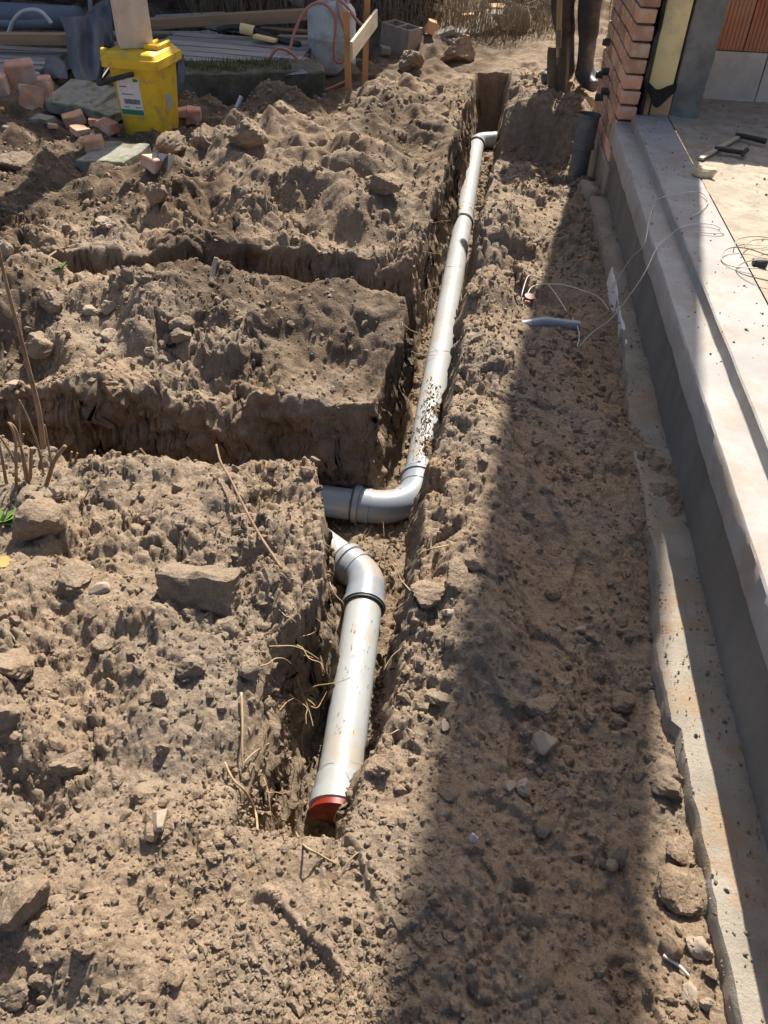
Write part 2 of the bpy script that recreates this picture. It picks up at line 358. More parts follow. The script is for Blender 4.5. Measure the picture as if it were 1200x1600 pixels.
def terrain(x, y):
    x = np.asarray(x, np.float32); y = np.asarray(y, np.float32)
    S = shepard(x, y)
    e1 = fbm(x, y, .22, 4, 3)*.024; e2 = fbm(x, y, .3, 4, 8)*.03
    far = sstep((y-8)/4)
    left = sstep((-.1-x)/.5)
    # -- spoil relief of the heaps
    rough = np.clip(left*.9+.25+sstep((y-3.3)/1.0)*.6, 0, 1.2)
    S = S+fbm(x, y, .55, 3, 21)*.045*rough+fbm(x, y, .19, 3, 33)*.022*rough
    S = S+(np.abs(fbm(x, y, .34, 3, 77))-.4)*(.05+.02*sstep((y-3.7)/.5))*rough*sstep((y-2.2)/.8)*left
    hp = sstep((y-3.75)/.3)*sstep((6.9-y)/.5)*sstep((-.12-x)/.25)*(1-sstep((-1.55-x)/.5)*.6)
    S = S+hp*(fbm(x, y, .75, 3, 80)*.055+(np.abs(fbm(x+.07*fbm(x, y, .3, 2, 7), y, .52, 3, 78))-.38)*-.09+(np.abs(fbm(x, y, .2, 3, 79))-.35)*-.035)
    ridge = np.exp(-((x-.09-.03*fbm(x, y, .4, 2, 29))/.085)**2)*sstep((y-1.0)/.4)*sstep((3.5-y)/.25)
    S = S+ridge*(.05+.045*fbm(y, x*.3, .38, 3, 28))
    # -- trenches
    XL = lerp_tab(y, XL_T)+e1; XR = lerp_tab(y, XR_T)-e1*.4+fbm(x, y, .11, 3, 14)*.006
    tl = (x-XL)/(.065+.085*sstep((1.3-y)/.15)-.035*sstep((y-1.28)/.08)*sstep((1.85-y)/.1)); tr = (XR-x)/lerp_tab(y, WR_T)
    m0 = np.minimum(np.minimum(tl, tr), np.minimum((y-.775+e2*.5)/.1, (7.95-y)/.08))
    m2 = np.minimum(np.minimum((y-1.90+.06*sstep((-.4-x)/.6)+e2)/.09, (2.46-y+e2*1.5)/(.10+.12*np.clip(fbm(x, y*.2, .5, 2, 18)+.2, 0, 1))), (-.2-x)/.05)
    m1 = np.minimum(np.minimum((y-3.16+e2*.8-.02*x)/.07, (3.66-y+e2*.8+.03*x)/.07), (-.2-x)/.05)
    m3 = np.minimum(np.minimum((y-7.2+e2)/.08, (7.85-y+e2*3)/.14), np.minimum((x+.05)/.05, (1.6-x)/.1))
    f0 = -.485+.02*sstep((1.0-y)/.2); f1 = -.36
    a0 = sstep(m0); a2 = sstep(m2); a1 = sstep(m1); a3 = sstep(m3)
    a02 = np.maximum(np.maximum(a0, a2), a3)
    z = S*(1-a02)+f0*a02
    z = np.where(a1 > 0, np.minimum(z, S*(1-a1)+f1*a1), z)
    A = np.maximum(a02, a1)
    wall = 4*A*(1-A)
    # soil fallen on the trench floor, in corners
    z = z+A*(.035*np.clip(fbm(x, y, .25, 3, 51)+.2, 0, 1))
    # -- bulges and root-holes in the cut walls
    z = z+wall*(fbm(x*1.0, y, .07, 4, 91)*.055+fbm(x, y, .02, 2, 92)*.03)
    # soil slid over the long pipe just before the bend
    z = z+A*.12*np.exp(-(((x+.10)/.045)**2+((y-2.68)/.17)**2))+A*.10*np.exp(-(((x+.09)/.05)**2+((y-3.0)/.1)**2))
    # -- lumps
    back_left = sstep((-1.55-x+.25*fbm(x, y, .4, 3, 71)-(5.0-y)*.5)/.25)*sstep((y-4.2)/.3)
    patch = sstep((fbm(x, y, .55, 3, 61)+.1)/.6)                # loose in places, trodden in others
    sm = np.exp(-(((x+.2)/.18)**2+((y-.68)/.085)**2))             # smooth sandy apron in front of the trench
    trod = sstep((x+.02)/.12)*sstep((2.9-y)/.4)
    loose = np.clip(patch*(1-.55*trod)*(1-sm)+.12*(1-sm), 0, 1)
    loose = np.maximum(loose, .85*np.exp(-((x-.36)/.2)**2-((y-1.15)/.38)**2))
    nearf = sstep((7-y)/2)
    z = z+clods(x, y, .17, 101, .26, .5, loose*(1-.8*back_left))*(1-.75*A)*.85
    z = z+clods(x+.03, y, .085, 131, .2, .55, loose*(1-.7*back_left))*(1-.5*A)
    wx = x+fbm(x, y, .09, 3, 171)*.022; wy = y+fbm(x, y, .09, 3, 172)*.022
    fine_ = 1-sstep((y-1.8)/1.6); mid_ = 1-.7*sstep((y-4.2)/2.0)
    pk = (.25+.8*loose)*(1-.65*back_left)*(1-.5*A)*(1-.35*sstep((x-.12)/.1)*sstep((3.4-y)/.2))*(1-.5*sstep((2.3-y)/.3)*sstep((fbm(x, y, .5, 2, 177)+.35)/.4))*(1-.75*sm)
    z = z+plates(wx, wy, .135, 161, .55, .30)*pk*(.5+.5*sstep((fbm(x, y, .6, 2, 173)+.1)/.3))
    z = z+plates(wx+.01, wy, .058, 166, .8, .4)*pk*mid_
    wx = x+fbm(x, y, .03, 2, 174)*.007; wy = y+fbm(x, y, .03, 2, 175)*.007
    z = z+fine_*plates(wx, wy, .026, 191, .9, .5)*np.clip(.25+.75*loose, 0, 1)*(1-.6*sm)*(1-.35*sstep((x-.12)/.1))
    def billow(sc, sd, o=3): return np.abs(fbm(x, y, sc, o, sd))
    z = z+(fbm(x, y, .07, 4, 41)*.007+billow(.12, 42)*.009*(.3+loose)+billow(.05, 43)*.005*(.2+loose)+billow(.021, 44, 3)*.004*(.25+loose))*(1-.6*back_left)+fbm(x, y, .012, 2, 47)*.003*(1-.7*sstep((y-1.5)/2))
    crack = np.exp(-(fbm(x, y, .13, 3, 48)/.05)**2)*np.clip(fbm(x, y, .6, 2, 49)+.1, 0, 1)
    z = z-crack*.010
    z = z+prints(x, y)
    damp_shade = np.clip(np.maximum(a2*(x < XL+.02), a1)*1.0+a0*.3+a3*.7, 0, 1)  # ditches coloured darker: moist soil with their shade painted in
    humus_shade = back_left  # dark soil tone of the back-left ground, with its shade coloured in
    damp_shade = np.maximum(damp_shade, humus_shade*.85)
    damp_shade = np.maximum(damp_shade, .9*sstep((fbm(x, y, .7, 4, 81)+.3)/.6)*sstep((y-2.4)/.3)*sstep((-.1-x)/.2))
    damp_shade = np.maximum(damp_shade, np.clip(.28+.3*fbm(x, y, .3, 3, 83), 0, 1)*sstep((y-3.6)/.4)*sstep((-.1-x)/.2)); damp_shade = np.maximum(damp_shade, .45*sstep((y-7.6)/.6))
    damp_shade = damp_shade*(.75+.25*fbm(x, y, .1, 3, 82))
    terrain.wall = wall; terrain.A = A
    return z, np.clip(damp_shade, 0, 1)

def make_ground():
    ys = [-1.5]
    while ys[-1] < 13.0:
        y = ys[-1]; ys.append(y+(.05 if y < .15 else .0042*(1+.30*y)*(1.0 if y < 8.5 else 1.8)*(1-.62*math.exp(-((y-2.44)/.07)**2)-.5*math.exp(-((y-3.66)/.07)**2)-.5*math.exp(-((y-7.93)/.08)**2))))
    ys = np.array(ys+[14, 16, 20, 30, 60, 120.]); NX = 640
    rows = []
    for y in ys:
        yy = min(max(y, .2), 13)
        l = -(.85+.68*yy); r = .85 if yy < 5.6 else min(.85+(yy-5.6)*2.0, 4.5)
        if y < .15: l -= 1
        xs = np.linspace(l, r, 900); sp = np.ones_like(xs)
        xl = np.interp(y, *zip(*XL_T)); xr = np.interp(y, *zip(*XR_T))
        fd_ = float(sstep((y-.3)/.5)*sstep((8.6-y)/.8))
        sp = 1+fd_*(4.5*np.exp(-((xs-xl-.035)/.055)**2)+1.6*np.exp(-((xs-xr+.03)/.05)**2))
        sp *= 1-.7*float(sstep((5.6-yy)/.8))*sstep((xs-.72)/.06)
        c = np.cumsum(sp); c = (c-c[0])/(c[-1]-c[0])
        x = np.interp(np.linspace(0, 1, NX-8), c, xs)
        rows.append(np.concatenate([[-120, -40, -15+l*.3, l-1.2], x, [r+.4 if yy < 5.6 else r+1.2, r+4, 40, 120]]))
    X = np.array(rows, np.float32); Yv = np.repeat(ys[:, None], NX, 1).astype(np.float32)
    z, d = terrain(X.ravel(), Yv.ravel())
    x, y = X.ravel(), Yv.ravel(); w_ = np.clip(terrain.wall*1.3, 0, 1)
    def n3(sc, sd): return vnoise(x*1.1/sc+z*.83/sc, y/sc-z*.6/sc, sd)+vnoise(y/sc+z*.9/sc, z*1.25/sc-x*.4/sc, sd+9)
    dn = n3(.10, 5)*.014+n3(.04, 6)*.009+n3(.016, 7)*.005
    dn = dn+np.abs(n3(.06, 8))*-.012
    V = np.stack([x+w_*dn, y+w_*(1+sstep((-.35-x)/.15))*(n3(.13, 14)*.012+n3(.08, 15)*.012-np.abs(n3(.05, 18))*.012+n3(.03, 16)*.007+n3(.016, 17)*.004), z+w_*n3(.03, 27)*.006], -1)
    me = grid_mesh('ground', V, NX, len(ys))
    at_ = me.attributes.new('damp_shade', 'FLOAT', 'POINT'); at_.data.foreach_set('value', d.astype(np.float32))
    return me
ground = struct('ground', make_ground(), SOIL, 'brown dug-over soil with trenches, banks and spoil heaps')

def gz(x, y): return terrain(np.atleast_1d(x), np.atleast_1d(y))[0]
def G(px, py, zmin=-.7):
    """where the sight line of a photo pixel meets the soil"""
    r = ray(px, py); t = np.linspace((.9-EYE)/r[2], (zmin-EYE)/r[2], 700)
    z = EYE+r[2]*t; k = np.argmax(z < gz(r[0]*t, r[1]*t))
    return Vector((r[0]*t[k], r[1]*t[k], z[k]))
# ---------------------------------------------------------------- materials of built things
CONC = simple('rough_concrete', (.24, .21, .17), (.37, .33, .275), 7, .92, .8, 120, .005, dirt=(.3, .215, .14), dirt_amt=.9, dscale=5, pits=55, spec=.2)
SCREED = simple('smooth_screed', (.29, .276, .26), (.4, .386, .366), 4, .85, .35, 60, .003, dirt=(.3, .24, .18), dirt_amt=.65, dscale=3.5, spec=.25, pits=38)
WALLC = simple('brushed_cement', (.15, .14, .128), (.235, .222, .2), 5, .92, .6, 90, .004, stretch=(1, 1.2, .25), spec=.2, dirt=(.2, .165, .125), dscale=3)
FLOORM = simple('sandy_floor', (.29, .25, .195), (.45, .395, .315), 8, .92, .7, 70, .006, dirt=(.28, .23, .17), dirt_amt=.7, dscale=14, spec=.15)
COLM = simple('column_concrete', (.19, .175, .155), (.3, .285, .255), 6, .9, .45, 70, .004, dirt=(.12, .105, .09), dirt_amt=.5, spec=.2)
BRICK = simple('orange_brick', (.5, .235, .135), (.66, .41, .28), 9, .9, .6, 140, .003, dirt=(.62, .5, .4), dirt_amt=.75, dscale=11, rnd=.32, spec=.2)
MORTAR = simple('mortar', (.1, .09, .08), (.19, .175, .155), 12, .95, .6, 120, .004, spec=.1)
DARKBR = simple('old_dark_brick', (.05, .03, .024), (.12, .062, .045), 6, .9, .5, 90, .004, dirt=(.07, .065, .055), dirt_amt=.8, rnd=.3, spec=.2)
REDBLK = simple('red_clay_block', (.44, .16, .08), (.6, .28, .14), 4, .85, .3, 60, .003, rnd=.12, spec=.2, dirt=(.5, .32, .22), dirt_amt=.4)
WHTBLK = simple('pale_block', (.62, .51, .42), (.74, .63, .53), 4, .9, .35, 60, .003, rnd=.05, spec=.2, dirt=(.4, .34, .28), dirt_amt=.4)
YELINS = simple('yellow_insulation', (.9, .64, .28), (.95, .75, .4), 3, .8, .2, 40, .004, dirt=(.55, .45, .28), dirt_amt=.5, spec=.2)
ORGBRD = simple('orange_board', (.62, .35, .17), (.74, .47, .26), 3, .8, .2, 40, .003, stretch=(1, 1, .2), spec=.2)
RUBBER = simple('black_membrane', (.018, .018, .02), (.05, .05, .05), 6, .6, .2, 40, .003)
GREYPVC = simple('grey_pvc', (.31, .33, .34), (.39, .41, .42), 2.5, .4, .1, 60, .002, dirt=(.36, .29, .21), dirt_amt=.6, dscale=9, spec=.5)
BENDPVC = simple('blue_grey_pvc', (.2, .235, .28), (.27, .3, .34), 2.5, .38, .1, 60, .002, dirt=(.36, .28, .2), dirt_amt=.8, dscale=11, spec=.5)
DKPVC = simple('dark_grey_pvc', (.085, .1, .11), (.14, .155, .165), 3, .45, .1, 60, .002, dirt=(.26, .22, .17), dirt_amt=.5, dscale=9)
REDPL = simple('red_plastic', (.17, .011, .008), (.25, .022, .014), 3, .45, .1, 60, .002, dirt=(.33, .2, .13), dirt_amt=.5)
SEAL = simple('seal_rubber', (.03, .035, .04), (.07, .075, .08), 3, .6, .1, 60, .002)
POLY = simple('white_foam', (.62, .63, .63), (.76, .76, .75), 8, .8, .4, 150, .003, dirt=(.36, .3, .22), dirt_amt=.6)

def part(name, bm, m, parent, root=None, smooth=False):
    """a mesh given in world coordinates, hung under its thing"""
    root = root or parent
    bpy_m = Matrix.LocRotScale(root.location, root.rotation_euler, None).inverted()
    if isinstance(bm, bpy.types.Mesh): bm.transform(bpy_m)
    else: bmesh.ops.transform(bm, matrix=bpy_m, verts=bm.verts)
    return obj(name, bm, m, parent, smooth)

# ---------------------------------------------------------------- concrete footing with a ragged edge
FOOT_Z = .022
def footing():
    ys = np.arange(-1.0, 4.86, .02); tab = [(-1, .625), (.4, .622), (.66, .618), (.95, .607), (1.07, .604), (1.16, .603), (1.18, .582), (1.42, .585), (1.45, .602), (1.82, .62), (2.4, .615), (3.0, .665), (3.85, .69), (4.2, .66), (4.9, .65)]
    xe = lerp_tab(ys, tab)+fbm(ys, ys*0, .12, 4, 5)*.006
    us = np.concatenate([[-.012, -.004], np.linspace(0, 1, 14)]); rows = []
    for y, x0 in zip(ys, xe):
        for k, u in enumerate(us):
            if k == 0: rows.append((x0-.014, y, -.28))
            elif k == 1: rows.append((x0-.006, y, FOOT_Z-.014))
            else: rows.append((x0+(.80-x0)*u, y, FOOT_Z))
    V = np.array(rows, np.float32)
    top = V[:, 2] > -.1
    V[:, 2] += np.where(top, fbm(V[:, 0], V[:, 1], .08, 4, 12)*.0025+fbm(V[:, 0], V[:, 1], .5, 2, 13)*.004, 0)
    V[:, 0] += np.where(top & (V[:, 0] < .66), fbm(V[:, 1], V[:, 2], .03, 2, 19)*.003, 0)
    return grid_mesh('concrete_footing', V, len(us), len(ys))
o = obj('concrete_footing', footing(), CONC); o.data.set_sharp_from_angle(angle=R(50))
tag(o, 'rough concrete footing strip with ragged edge along the foot of the wall', 'footing')
# foundation wall
def wavy_sheet(name, x0, y0, y1, z0, z1, amp, seed, thick=.3, wave=0):
    ys = np.arange(y0, y1+.001, .025); zs = np.linspace(z0, z1, 14); rows = []
    for y in ys:
        rows.append((x0+thick, y, z0))
        for z in zs: rows.append((x0, y, z))
        rows.append((x0+thick, y, z1))
    V = np.array(rows, np.float32)
    f = V[:, 0] < x0+.01
    V[:, 0] += np.where(f, fbm(V[:, 1], V[:, 2]*2, .12, 4, seed)*amp, 0)
    return grid_mesh(name, V, len(zs)+2, len(ys))
o = obj('foundation_wall', wavy_sheet('foundation_wall', .737, -1.0, 4.95, -.28, .30, .004, 31), WALLC); o.data.set_sharp_from_angle(angle=R(50))
tag(o, 'brushed grey cement foundation wall between footing and slab edge', 'wall')
# slab edge: face, ledge, riser, curb
def slab_edge():
    ys = np.concatenate([np.arange(-1.0, 5.001, .02)]); rows = []
    prof = [(1.06, .25), (.742, .243), (.730, .246), (.728, .27), (.730, .30), (.7315, .329), (.736, .335), (.76, .336), (.80, .335), (.829, .335), (.8325, .338), (.8365, .3765), (.842, .3812), (.87, .3815), (.93, .3815), (.99, .381), (1.035, .381), (1.045, .374), (1.05, .30)]
    for y in ys:
        for k, (x, z) in enumerate(prof): rows.append((x*.964, y, z+(.05 if z > .325 else .045)))
    V = np.array(rows, np.float32); n = len(prof)
    k = np.tile(np.arange(n), len(ys))
    e = (k == 1) | (k == 2) | (k == 3)
    V[:, 2] += np.where(e, fbm(V[:, 1], V[:, 1]*0, .1, 4, 41)*.006, 0)+np.where((k > 4) & (k < 17), fbm(V[:, 0], V[:, 1], .15, 4, 42)*.0016, 0)
    V[:, 0] += np.where((k > 1) & (k < 7), fbm(V[:, 1], V[:, 2]*3, .12, 4, 44)*.0016, 0)+np.where((k > 8) & (k < 13), fbm(V[:, 1], V[:, 1]*0, .25, 4, 43)*.0014, 0)
    chip = np.exp(-((V[:, 1]-4.05)/.10)**2)*(.5+.5*fbm(V[:, 1], V[:, 2], .04, 3, 45))
    V[:, 0] += np.where((k > 4) & (k < 8), chip*.022, 0)
    return grid_mesh('slab_edge', V, n, len(ys))
o = obj('slab_edge', slab_edge(), SCREED); o.data.set_sharp_from_angle(angle=R(35))
tag(o, 'pale smooth concrete slab edge with a stepped ledge along the house', 'slab edge')
def floor():
    xs = np.concatenate([np.arange(1.009, 2.2, .012), np.arange(2.2, 6.01, .2)]); ys = np.arange(-1.0, 5.62, .012)
    X, Yv = np.meshgrid(xs.astype(np.float32), ys.astype(np.float32))
    x, y = X.ravel(), Yv.ravel()
    rag = fbm(x, y, .3, 4, 52)*.05
    rough = sstep((x-1.10+rag-.10*sstep((3.2-y)/.5))/.05)
    z = .4225+rough*(fbm(x, y, .05, 4, 51)*.0035+fbm(x, y, .018, 2, 53)*.002-.003)+(1-rough)*.006*sstep((1.08-x)/.05)
    return grid_mesh('floor', np.stack([x, y, z], -1), len(xs), len(ys))
struct('floor', floor(), FLOORM, 'sandy pale concrete floor inside the house')
# ---------------------------------------------------------------- brick pier
def brick_mesh(name, sx, sy, sz, seed, bev=.004, jit=.002):
    random.seed(seed); b = bmesh.new(); add_box(b, (0, 0, 0), (sx, sy, sz), bev=bev, jit=jit)
    bmesh.ops.recalc_face_normals(b, faces=b.faces[:])
    me = bpy.data.meshes.new(name); b.to_mesh(me); b.free(); return me
PX0, PY0, PZ0 = .722, 4.98, .17
pier = thing('brick_pier', 'orange brick pier with toothed end, insulation and column at the house corner', 'brick pier', (.95, 5.5, PZ0))
CO, JT = .078, .012
STR = [brick_mesh('brick', .1, .21, .066, 40+i) for i in range(4)]; HLF = [brick_mesh('brick', .1, .1, .066, 50+i) for i in range(3)]
for me in STR+HLF: me.materials.append(BRICK)
def pier_top(y): return np.interp(y, [4.9, 5.5, 5.9, 6.05, 6.2], [6.3, 5.0, 4.4, 3.8, 3.25])
upper = bmesh.new(); core = bmesh.new(); k = 0; random.seed(5)
z = PZ0; row = 0
while z < 6.2:
    y = PY0+random.uniform(-.014, .014); half = row % 2
    add_end = 6.2
    while y < add_end-.04:
        L = .1 if half else .21; half = False
        L = min(L, add_end-y)
        if z+.07 < pier_top(y+L/2):
            c = (PX0+.05+random.uniform(-.003, .003), y+L/2, z+.033)
            if z < 1.35 and L in (.1, .21):
                me = random.choice(HLF if L == .1 else STR)
                b = bpy.data.objects.new('brick', me); COL.objects.link(b); b.parent = pier
                b.location = Vector(c)-pier.location
                b.rotation_euler = (0, 0, random.uniform(-.012, .012)+(math.pi if random.random() < .5 else 0))
            else: add_box(upper, c, (.1, L, .066), bev=.004)
        y += L+JT
    z += CO; row += 1
o = part('upper_brickwork', upper, BRICK, pier); o['kind'] = 'stuff'
mb = bmesh.new()
for r_ in range(77):
    zz = PZ0+r_*CO; ye = 6.19
    while ye > 5.1 and pier_top(ye) < zz+.08: ye -= .04
    if ye > 5.05: add_box(mb, (PX0+.052, (5.012+ye)/2, zz-.006+.036), (.082, ye-5.012, CO-.002 if False else .0779))
part('mortar_core', mb, MORTAR, pier)
# black membrane strip, insulation, lower boards, concrete column
def membrane():
    b = bmesh.new(); rows = []
    for i in range(114):
        z_ = .36+i*.05
        w = .012*math.sin(i*.7)+.008*math.sin(i*1.9+1)
        rows.append([b.verts.new((.835+w*.6, 5.0+w, z_)), b.verts.new((.852+w*.3, 4.985-abs(w), z_)), b.verts.new((.852+w*.3, 5.9, z_)), b.verts.new((.835+w*.6, 5.9, z_))])
    for a, c in zip(rows, rows[1:]):
        for q in range(4): b.faces.new((a[q], a[(q+1) % 4], c[(q+1) % 4], c[q]))
    b.faces.new(rows[0]); b.faces.new(rows[-1])
    return b
part('cavity_membrane', membrane(), RUBBER, pier)
part('insulation_panel', box((.928, 5.12, 3.3), (.135, .2, 5.5), bev=.004), YELINS, pier)
for x_ in (.882, .958):
    part('cavity_board', box((x_, 5.47, .465), (.03 if x_ < .9 else .105, .88, .165), bev=.004, rot=(0, R(-1), 0)), ORGBRD, pier)
def flap():
    b = bmesh.new(); rows = []
    for i in range(15):
        t = i/14; x_ = .845+t*.165; d = .022*math.sin(t*4.4+2.6)+.004*math.sin(t*11)
        rows.append([b.verts.new((x_, 5.02, .585+d)), b.verts.new((x_, 4.985-.02*math.sin(t*3), .575+d*1.4)), b.verts.new((x_, 4.99-.03*math.sin(t*3), .545+d*1.8-.02*math.sin(t*3.1)))])
    for a, c in zip(rows, rows[1:]):
        for q in range(2): b.faces.new((a[q], a[q+1], c[q+1], c[q]))
    bmesh.ops.solidify(b, geom=b.faces[:], thickness=.004); return b
part('membrane_flap', flap(), RUBBER, pier, smooth=True)
part('concrete_column', dense_box((1.095, 5.12, 3.3), (.165, .17, 5.9), .05, .004, 9, bev=.006), COLM, pier)
for (yy, zz) in ((5.95, .62), (5.7, .5), (5.55, .42), (6.0, .42), (5.8, .33)):
    part('wall_plug', tube([(PX0-.045, yy, zz), (PX0+.02, yy, zz)], .022, seg=12), SEAL, pier, smooth=True)
# plinth below the bricks, its dark end, and spilled mortar
o = obj('brick_plinth', dense_box((.772, 5.52, .01), (.13, 1.36, .31), .06, .006, 15, bev=.008), CONC)
tag(o, 'grey concrete plinth block carrying the brick pier beside the soil', 'plinth')
o = obj('mortar_lump', dense_box((.65, 4.95, -.02), (.10, .2, .14), .02, .014, 21, rot=(0, .3, .3), bev=.02), CONC, smooth='all')
tag(o, 'pale lump of spilled mortar between footing and grey stub pipe', 'mortar lump')
# ---------------------------------------------------------------- block wall behind the floor
bw = thing('block_wall', 'low inner wall of grooved red clay blocks on a pale block course', 'block wall', (2.6, 5.6, .37))
def groove_block(L, H, T):
    b = bmesh.new(); n = int(L/.022); pts = []
    for i in range(n):
        x = -L/2+L*i/n; w = L/n
        pts += [(x, -T/2), (x+w*.72, -T/2), (x+w*.78, -T/2+.005), (x+w*.94, -T/2+.005)]
    pts += [(L/2, -T/2), (L/2, T/2), (-L/2, T/2)]
    extrude_poly(pts, -H/2, H/2, b); bmesh.ops.recalc_face_normals(b, faces=b.faces[:])
    me = bpy.data.meshes.new('red_block'); b.to_mesh(me); b.free(); me.materials.append(REDBLK); return me
RB = groove_block(.494, .325, .17); WBm = brick_mesh('pale_block', .594, .17, .30, 3, bev=.004, jit=.0015); WBm.materials.append(WHTBLK)
def course(me, x0, step, n, zc):
    for i in range(n):
        b = bpy.data.objects.new(me.name.split('.')[0], me); COL.objects.link(b); b.parent = bw
        b.location = Vector((x0+step*(i+.5), 5.62+random.uniform(-.002, .002), zc))-bw.location
course(WBm, 1.0, .6, 6, .527); course(RB, .95, .5, 7, .846); course(RB, 1.2, .5, 6, 1.178); course(RB, .95, .5, 7, 1.51); course(RB, 1.2, .5, 6, 1.842)
part('mortar_bed', box((2.75, 5.632, 1.18), (3.5, .14, 1.62)), MORTAR, bw)

# ---------------------------------------------------------------- drain pipes
def ringed(bm, pts, r, bumps, seg=28, cap=True):
    """pipe along pts; bumps = [(start, end, extra radius)] measured in metres along it"""
    pts = [Vector(p) for p in pts]; d = [0]
    for a, b in zip(pts, pts[1:]): d.append(d[-1]+(b-a).length)
    def pos(s):
        for i in range(len(pts)-1):
            if s <= d[i+1]: return pts[i].lerp(pts[i+1], (s-d[i])/(d[i+1]-d[i]))
        return pts[-1]
    ss = set(np.linspace(0, d[-1], max(2, int(d[-1]/.06))).tolist())|set(d)
    for a, b, e in bumps: ss |= {max(a-.004, 0), a, a+.006, b-.006, b, min(b+.004, d[-1])}
    ss = sorted(s for s in ss if 0 <= s <= d[-1])
    ss = [s for i, s in enumerate(ss) if i == 0 or s-ss[i-1] > 1e-5]
    def rad(s):
        e = 0
        for a, b, x in bumps:
            if a <= s <= b: e = max(e, x)
        return r+e
    return add_tube(bm, [pos(s) for s in ss], r, seg=seg, cap=cap, rs=[rad(s) for s in ss])
PR = .0625; ZP = -.415
PA, PB = Vector((-.128, 2.57, ZP)), Vector((-.078, 7.2, ZP+.0))
dirp = (PB-PA).normalized(); PJ = PA+dirp*2.86
t = thing('drain_pipe', 'long light grey drain pipe in the trench, partly covered by slid soil', 'drain pipe', PA)
part('barrel', ringed(bmesh.new(), [PA, PJ], PR, []), GREYPVC, t, smooth=True)
t = thing('drain_pipe', 'far light grey drain pipe with socket joint, leading to the bend', 'drain pipe', PJ)
part('barrel', ringed(bmesh.new(), [PJ+dirp*.15, PB], PR, []), GREYPVC, t, smooth=True)
part('socket', ringed(bmesh.new(), [PJ-dirp*.02, PJ+dirp*.21], PR+.004, [(.0, .04, .007), (.17, .2, .003)]), GREYPVC, t, smooth=True)
part('seal_ring', ringed(bmesh.new(), [PJ-dirp*.032, PJ-dirp*.021], PR+.006, []), SEAL, t, smooth=True)
part('seal_ring', ringed(bmesh.new(), [PJ+dirp*.212, PJ+dirp*.22], PR+.003, []), SEAL, t, smooth=True)
def arc_bend(p0, d0, p1, d1, n=10):
    """smooth path from p0 heading d0 to p1 heading d1"""
    p0, p1, d0, d1 = Vector(p0), Vector(p1), Vector(d0).normalized(), Vector(d1).normalized(); L = (p1-p0).length*.42
    a, b = p0+d0*L, p1-d1*L
    return [((1-u)**3)*p0+3*u*(1-u)**2*a+3*u*u*(1-u)*b+u**3*p1 for u in [i/n for i in range(n+1)]]
def bend(label, p0, d0, p1, d1, coll0=.06, coll1=.08, loc=None):
    t = thing('pipe_bend', label, 'pipe bend', p0)
    d0 = Vector(d0).normalized(); d1 = Vector(d1).normalized(); p0 = Vector(p0); p1 = Vector(p1)
    part('elbow', ringed(bmesh.new(), arc_bend(p0, d0, p1, d1, 14), PR+.004, []), BENDPVC, t, smooth=True)
    part('socket', ringed(bmesh.new(), [p0-d0*coll0, p0+d0*.015], PR+.007, [(0, .018, .006)]), BENDPVC, t, smooth=True)
    part('socket', ringed(bmesh.new(), [p1-d1*.015, p1+d1*coll1], PR+.007, [(coll1-.005, coll1+.015, .006)]), BENDPVC, t, smooth=True)
    part('seal_ring', ringed(bmesh.new(), [p0-d0*(coll0+.009), p0-d0*(coll0+.001)], PR+.009, []), SEAL, t, smooth=True)
    part('seal_ring', ringed(bmesh.new(), [p1+d1*(coll1+.001), p1+d1*(coll1+.009)], PR+.009, []), SEAL, t, smooth=True)
    return t
bend('blue grey bend at the far end of the pipe turning right', PB+dirp*.08, dirp, (.07, 7.42, ZP), (.95, .2, 0))
t = thing('drain_pipe', 'short blue grey pipe running right behind the soil mound from far bend', 'drain pipe', (.19, 7.44, ZP))
part('barrel', ringed(bmesh.new(), [(.11, 7.428, ZP), (1.2, 7.62, ZP)], PR, []), BENDPVC, t, smooth=True)
# middle bend towards the left ditch
m0 = PA-dirp*.07; m1 = Vector((-.31, 2.335, ZP+.01))
bend('blue grey bend with soil on it, turning from the long pipe into the left ditch', m0, -dirp, m1, (-1, .06, .02), .06, .05)
t = thing('drain_pipe', 'grey pipe stub running into the left ditch behind the front bank', 'drain pipe', (-.42, 2.34, ZP))
part('barrel', ringed(bmesh.new(), [(-.37, 2.332, ZP+.01), (-1.1, 2.35, ZP+.02)], PR, []), BENDPVC, t, smooth=True)
# lower pipe with red cap
LA, LB = Vector((-.243, 1.80, -.40)), Vector((-.212, 1.105, -.405)); dl = (LB-LA).normalized()
t = thing('drain_pipe', 'light grey drain pipe in the front trench with a red end cap', 'drain pipe', LB)
part('barrel', ringed(bmesh.new(), [LA, LB], PR, []), GREYPVC, t, smooth=True)
part('socket', ringed(bmesh.new(), [LB-dl*.10, LB-dl*.03, LB+dl*.045], PR+.001, [(.05, .145, .0045), (.10, .135, .010)], cap=False), GREYPVC, t, smooth=True)
c_ = part('end_cap', ringed(bmesh.new(), [LB+dl*.03, LB+dl*.05], PR+.006, []), REDPL, t, smooth=True)
part('cap_rim', ringed(bmesh.new(), [LB+dl*.046, LB+dl*.056], PR+.0065, []), REDPL, c_, t, smooth=True)
n0 = LA-dl*.05; n1 = Vector((-.305, 1.985, -.405))
bend('blue grey bend above the capped pipe, turning left towards the ditch', n0, -dl, n1, (-.8, .6, 0), .05, .05)
t = thing('drain_pipe', 'light grey pipe piece with soil on it between the front bend and ditch', 'drain pipe', (-.43, 2.16, -.405))
part('barrel', ringed(bmesh.new(), [n1+Vector((-.8, .6, 0))*.04, n1+Vector((-.8, .6, 0))*.30], PR, []), GREYPVC, t, smooth=True)
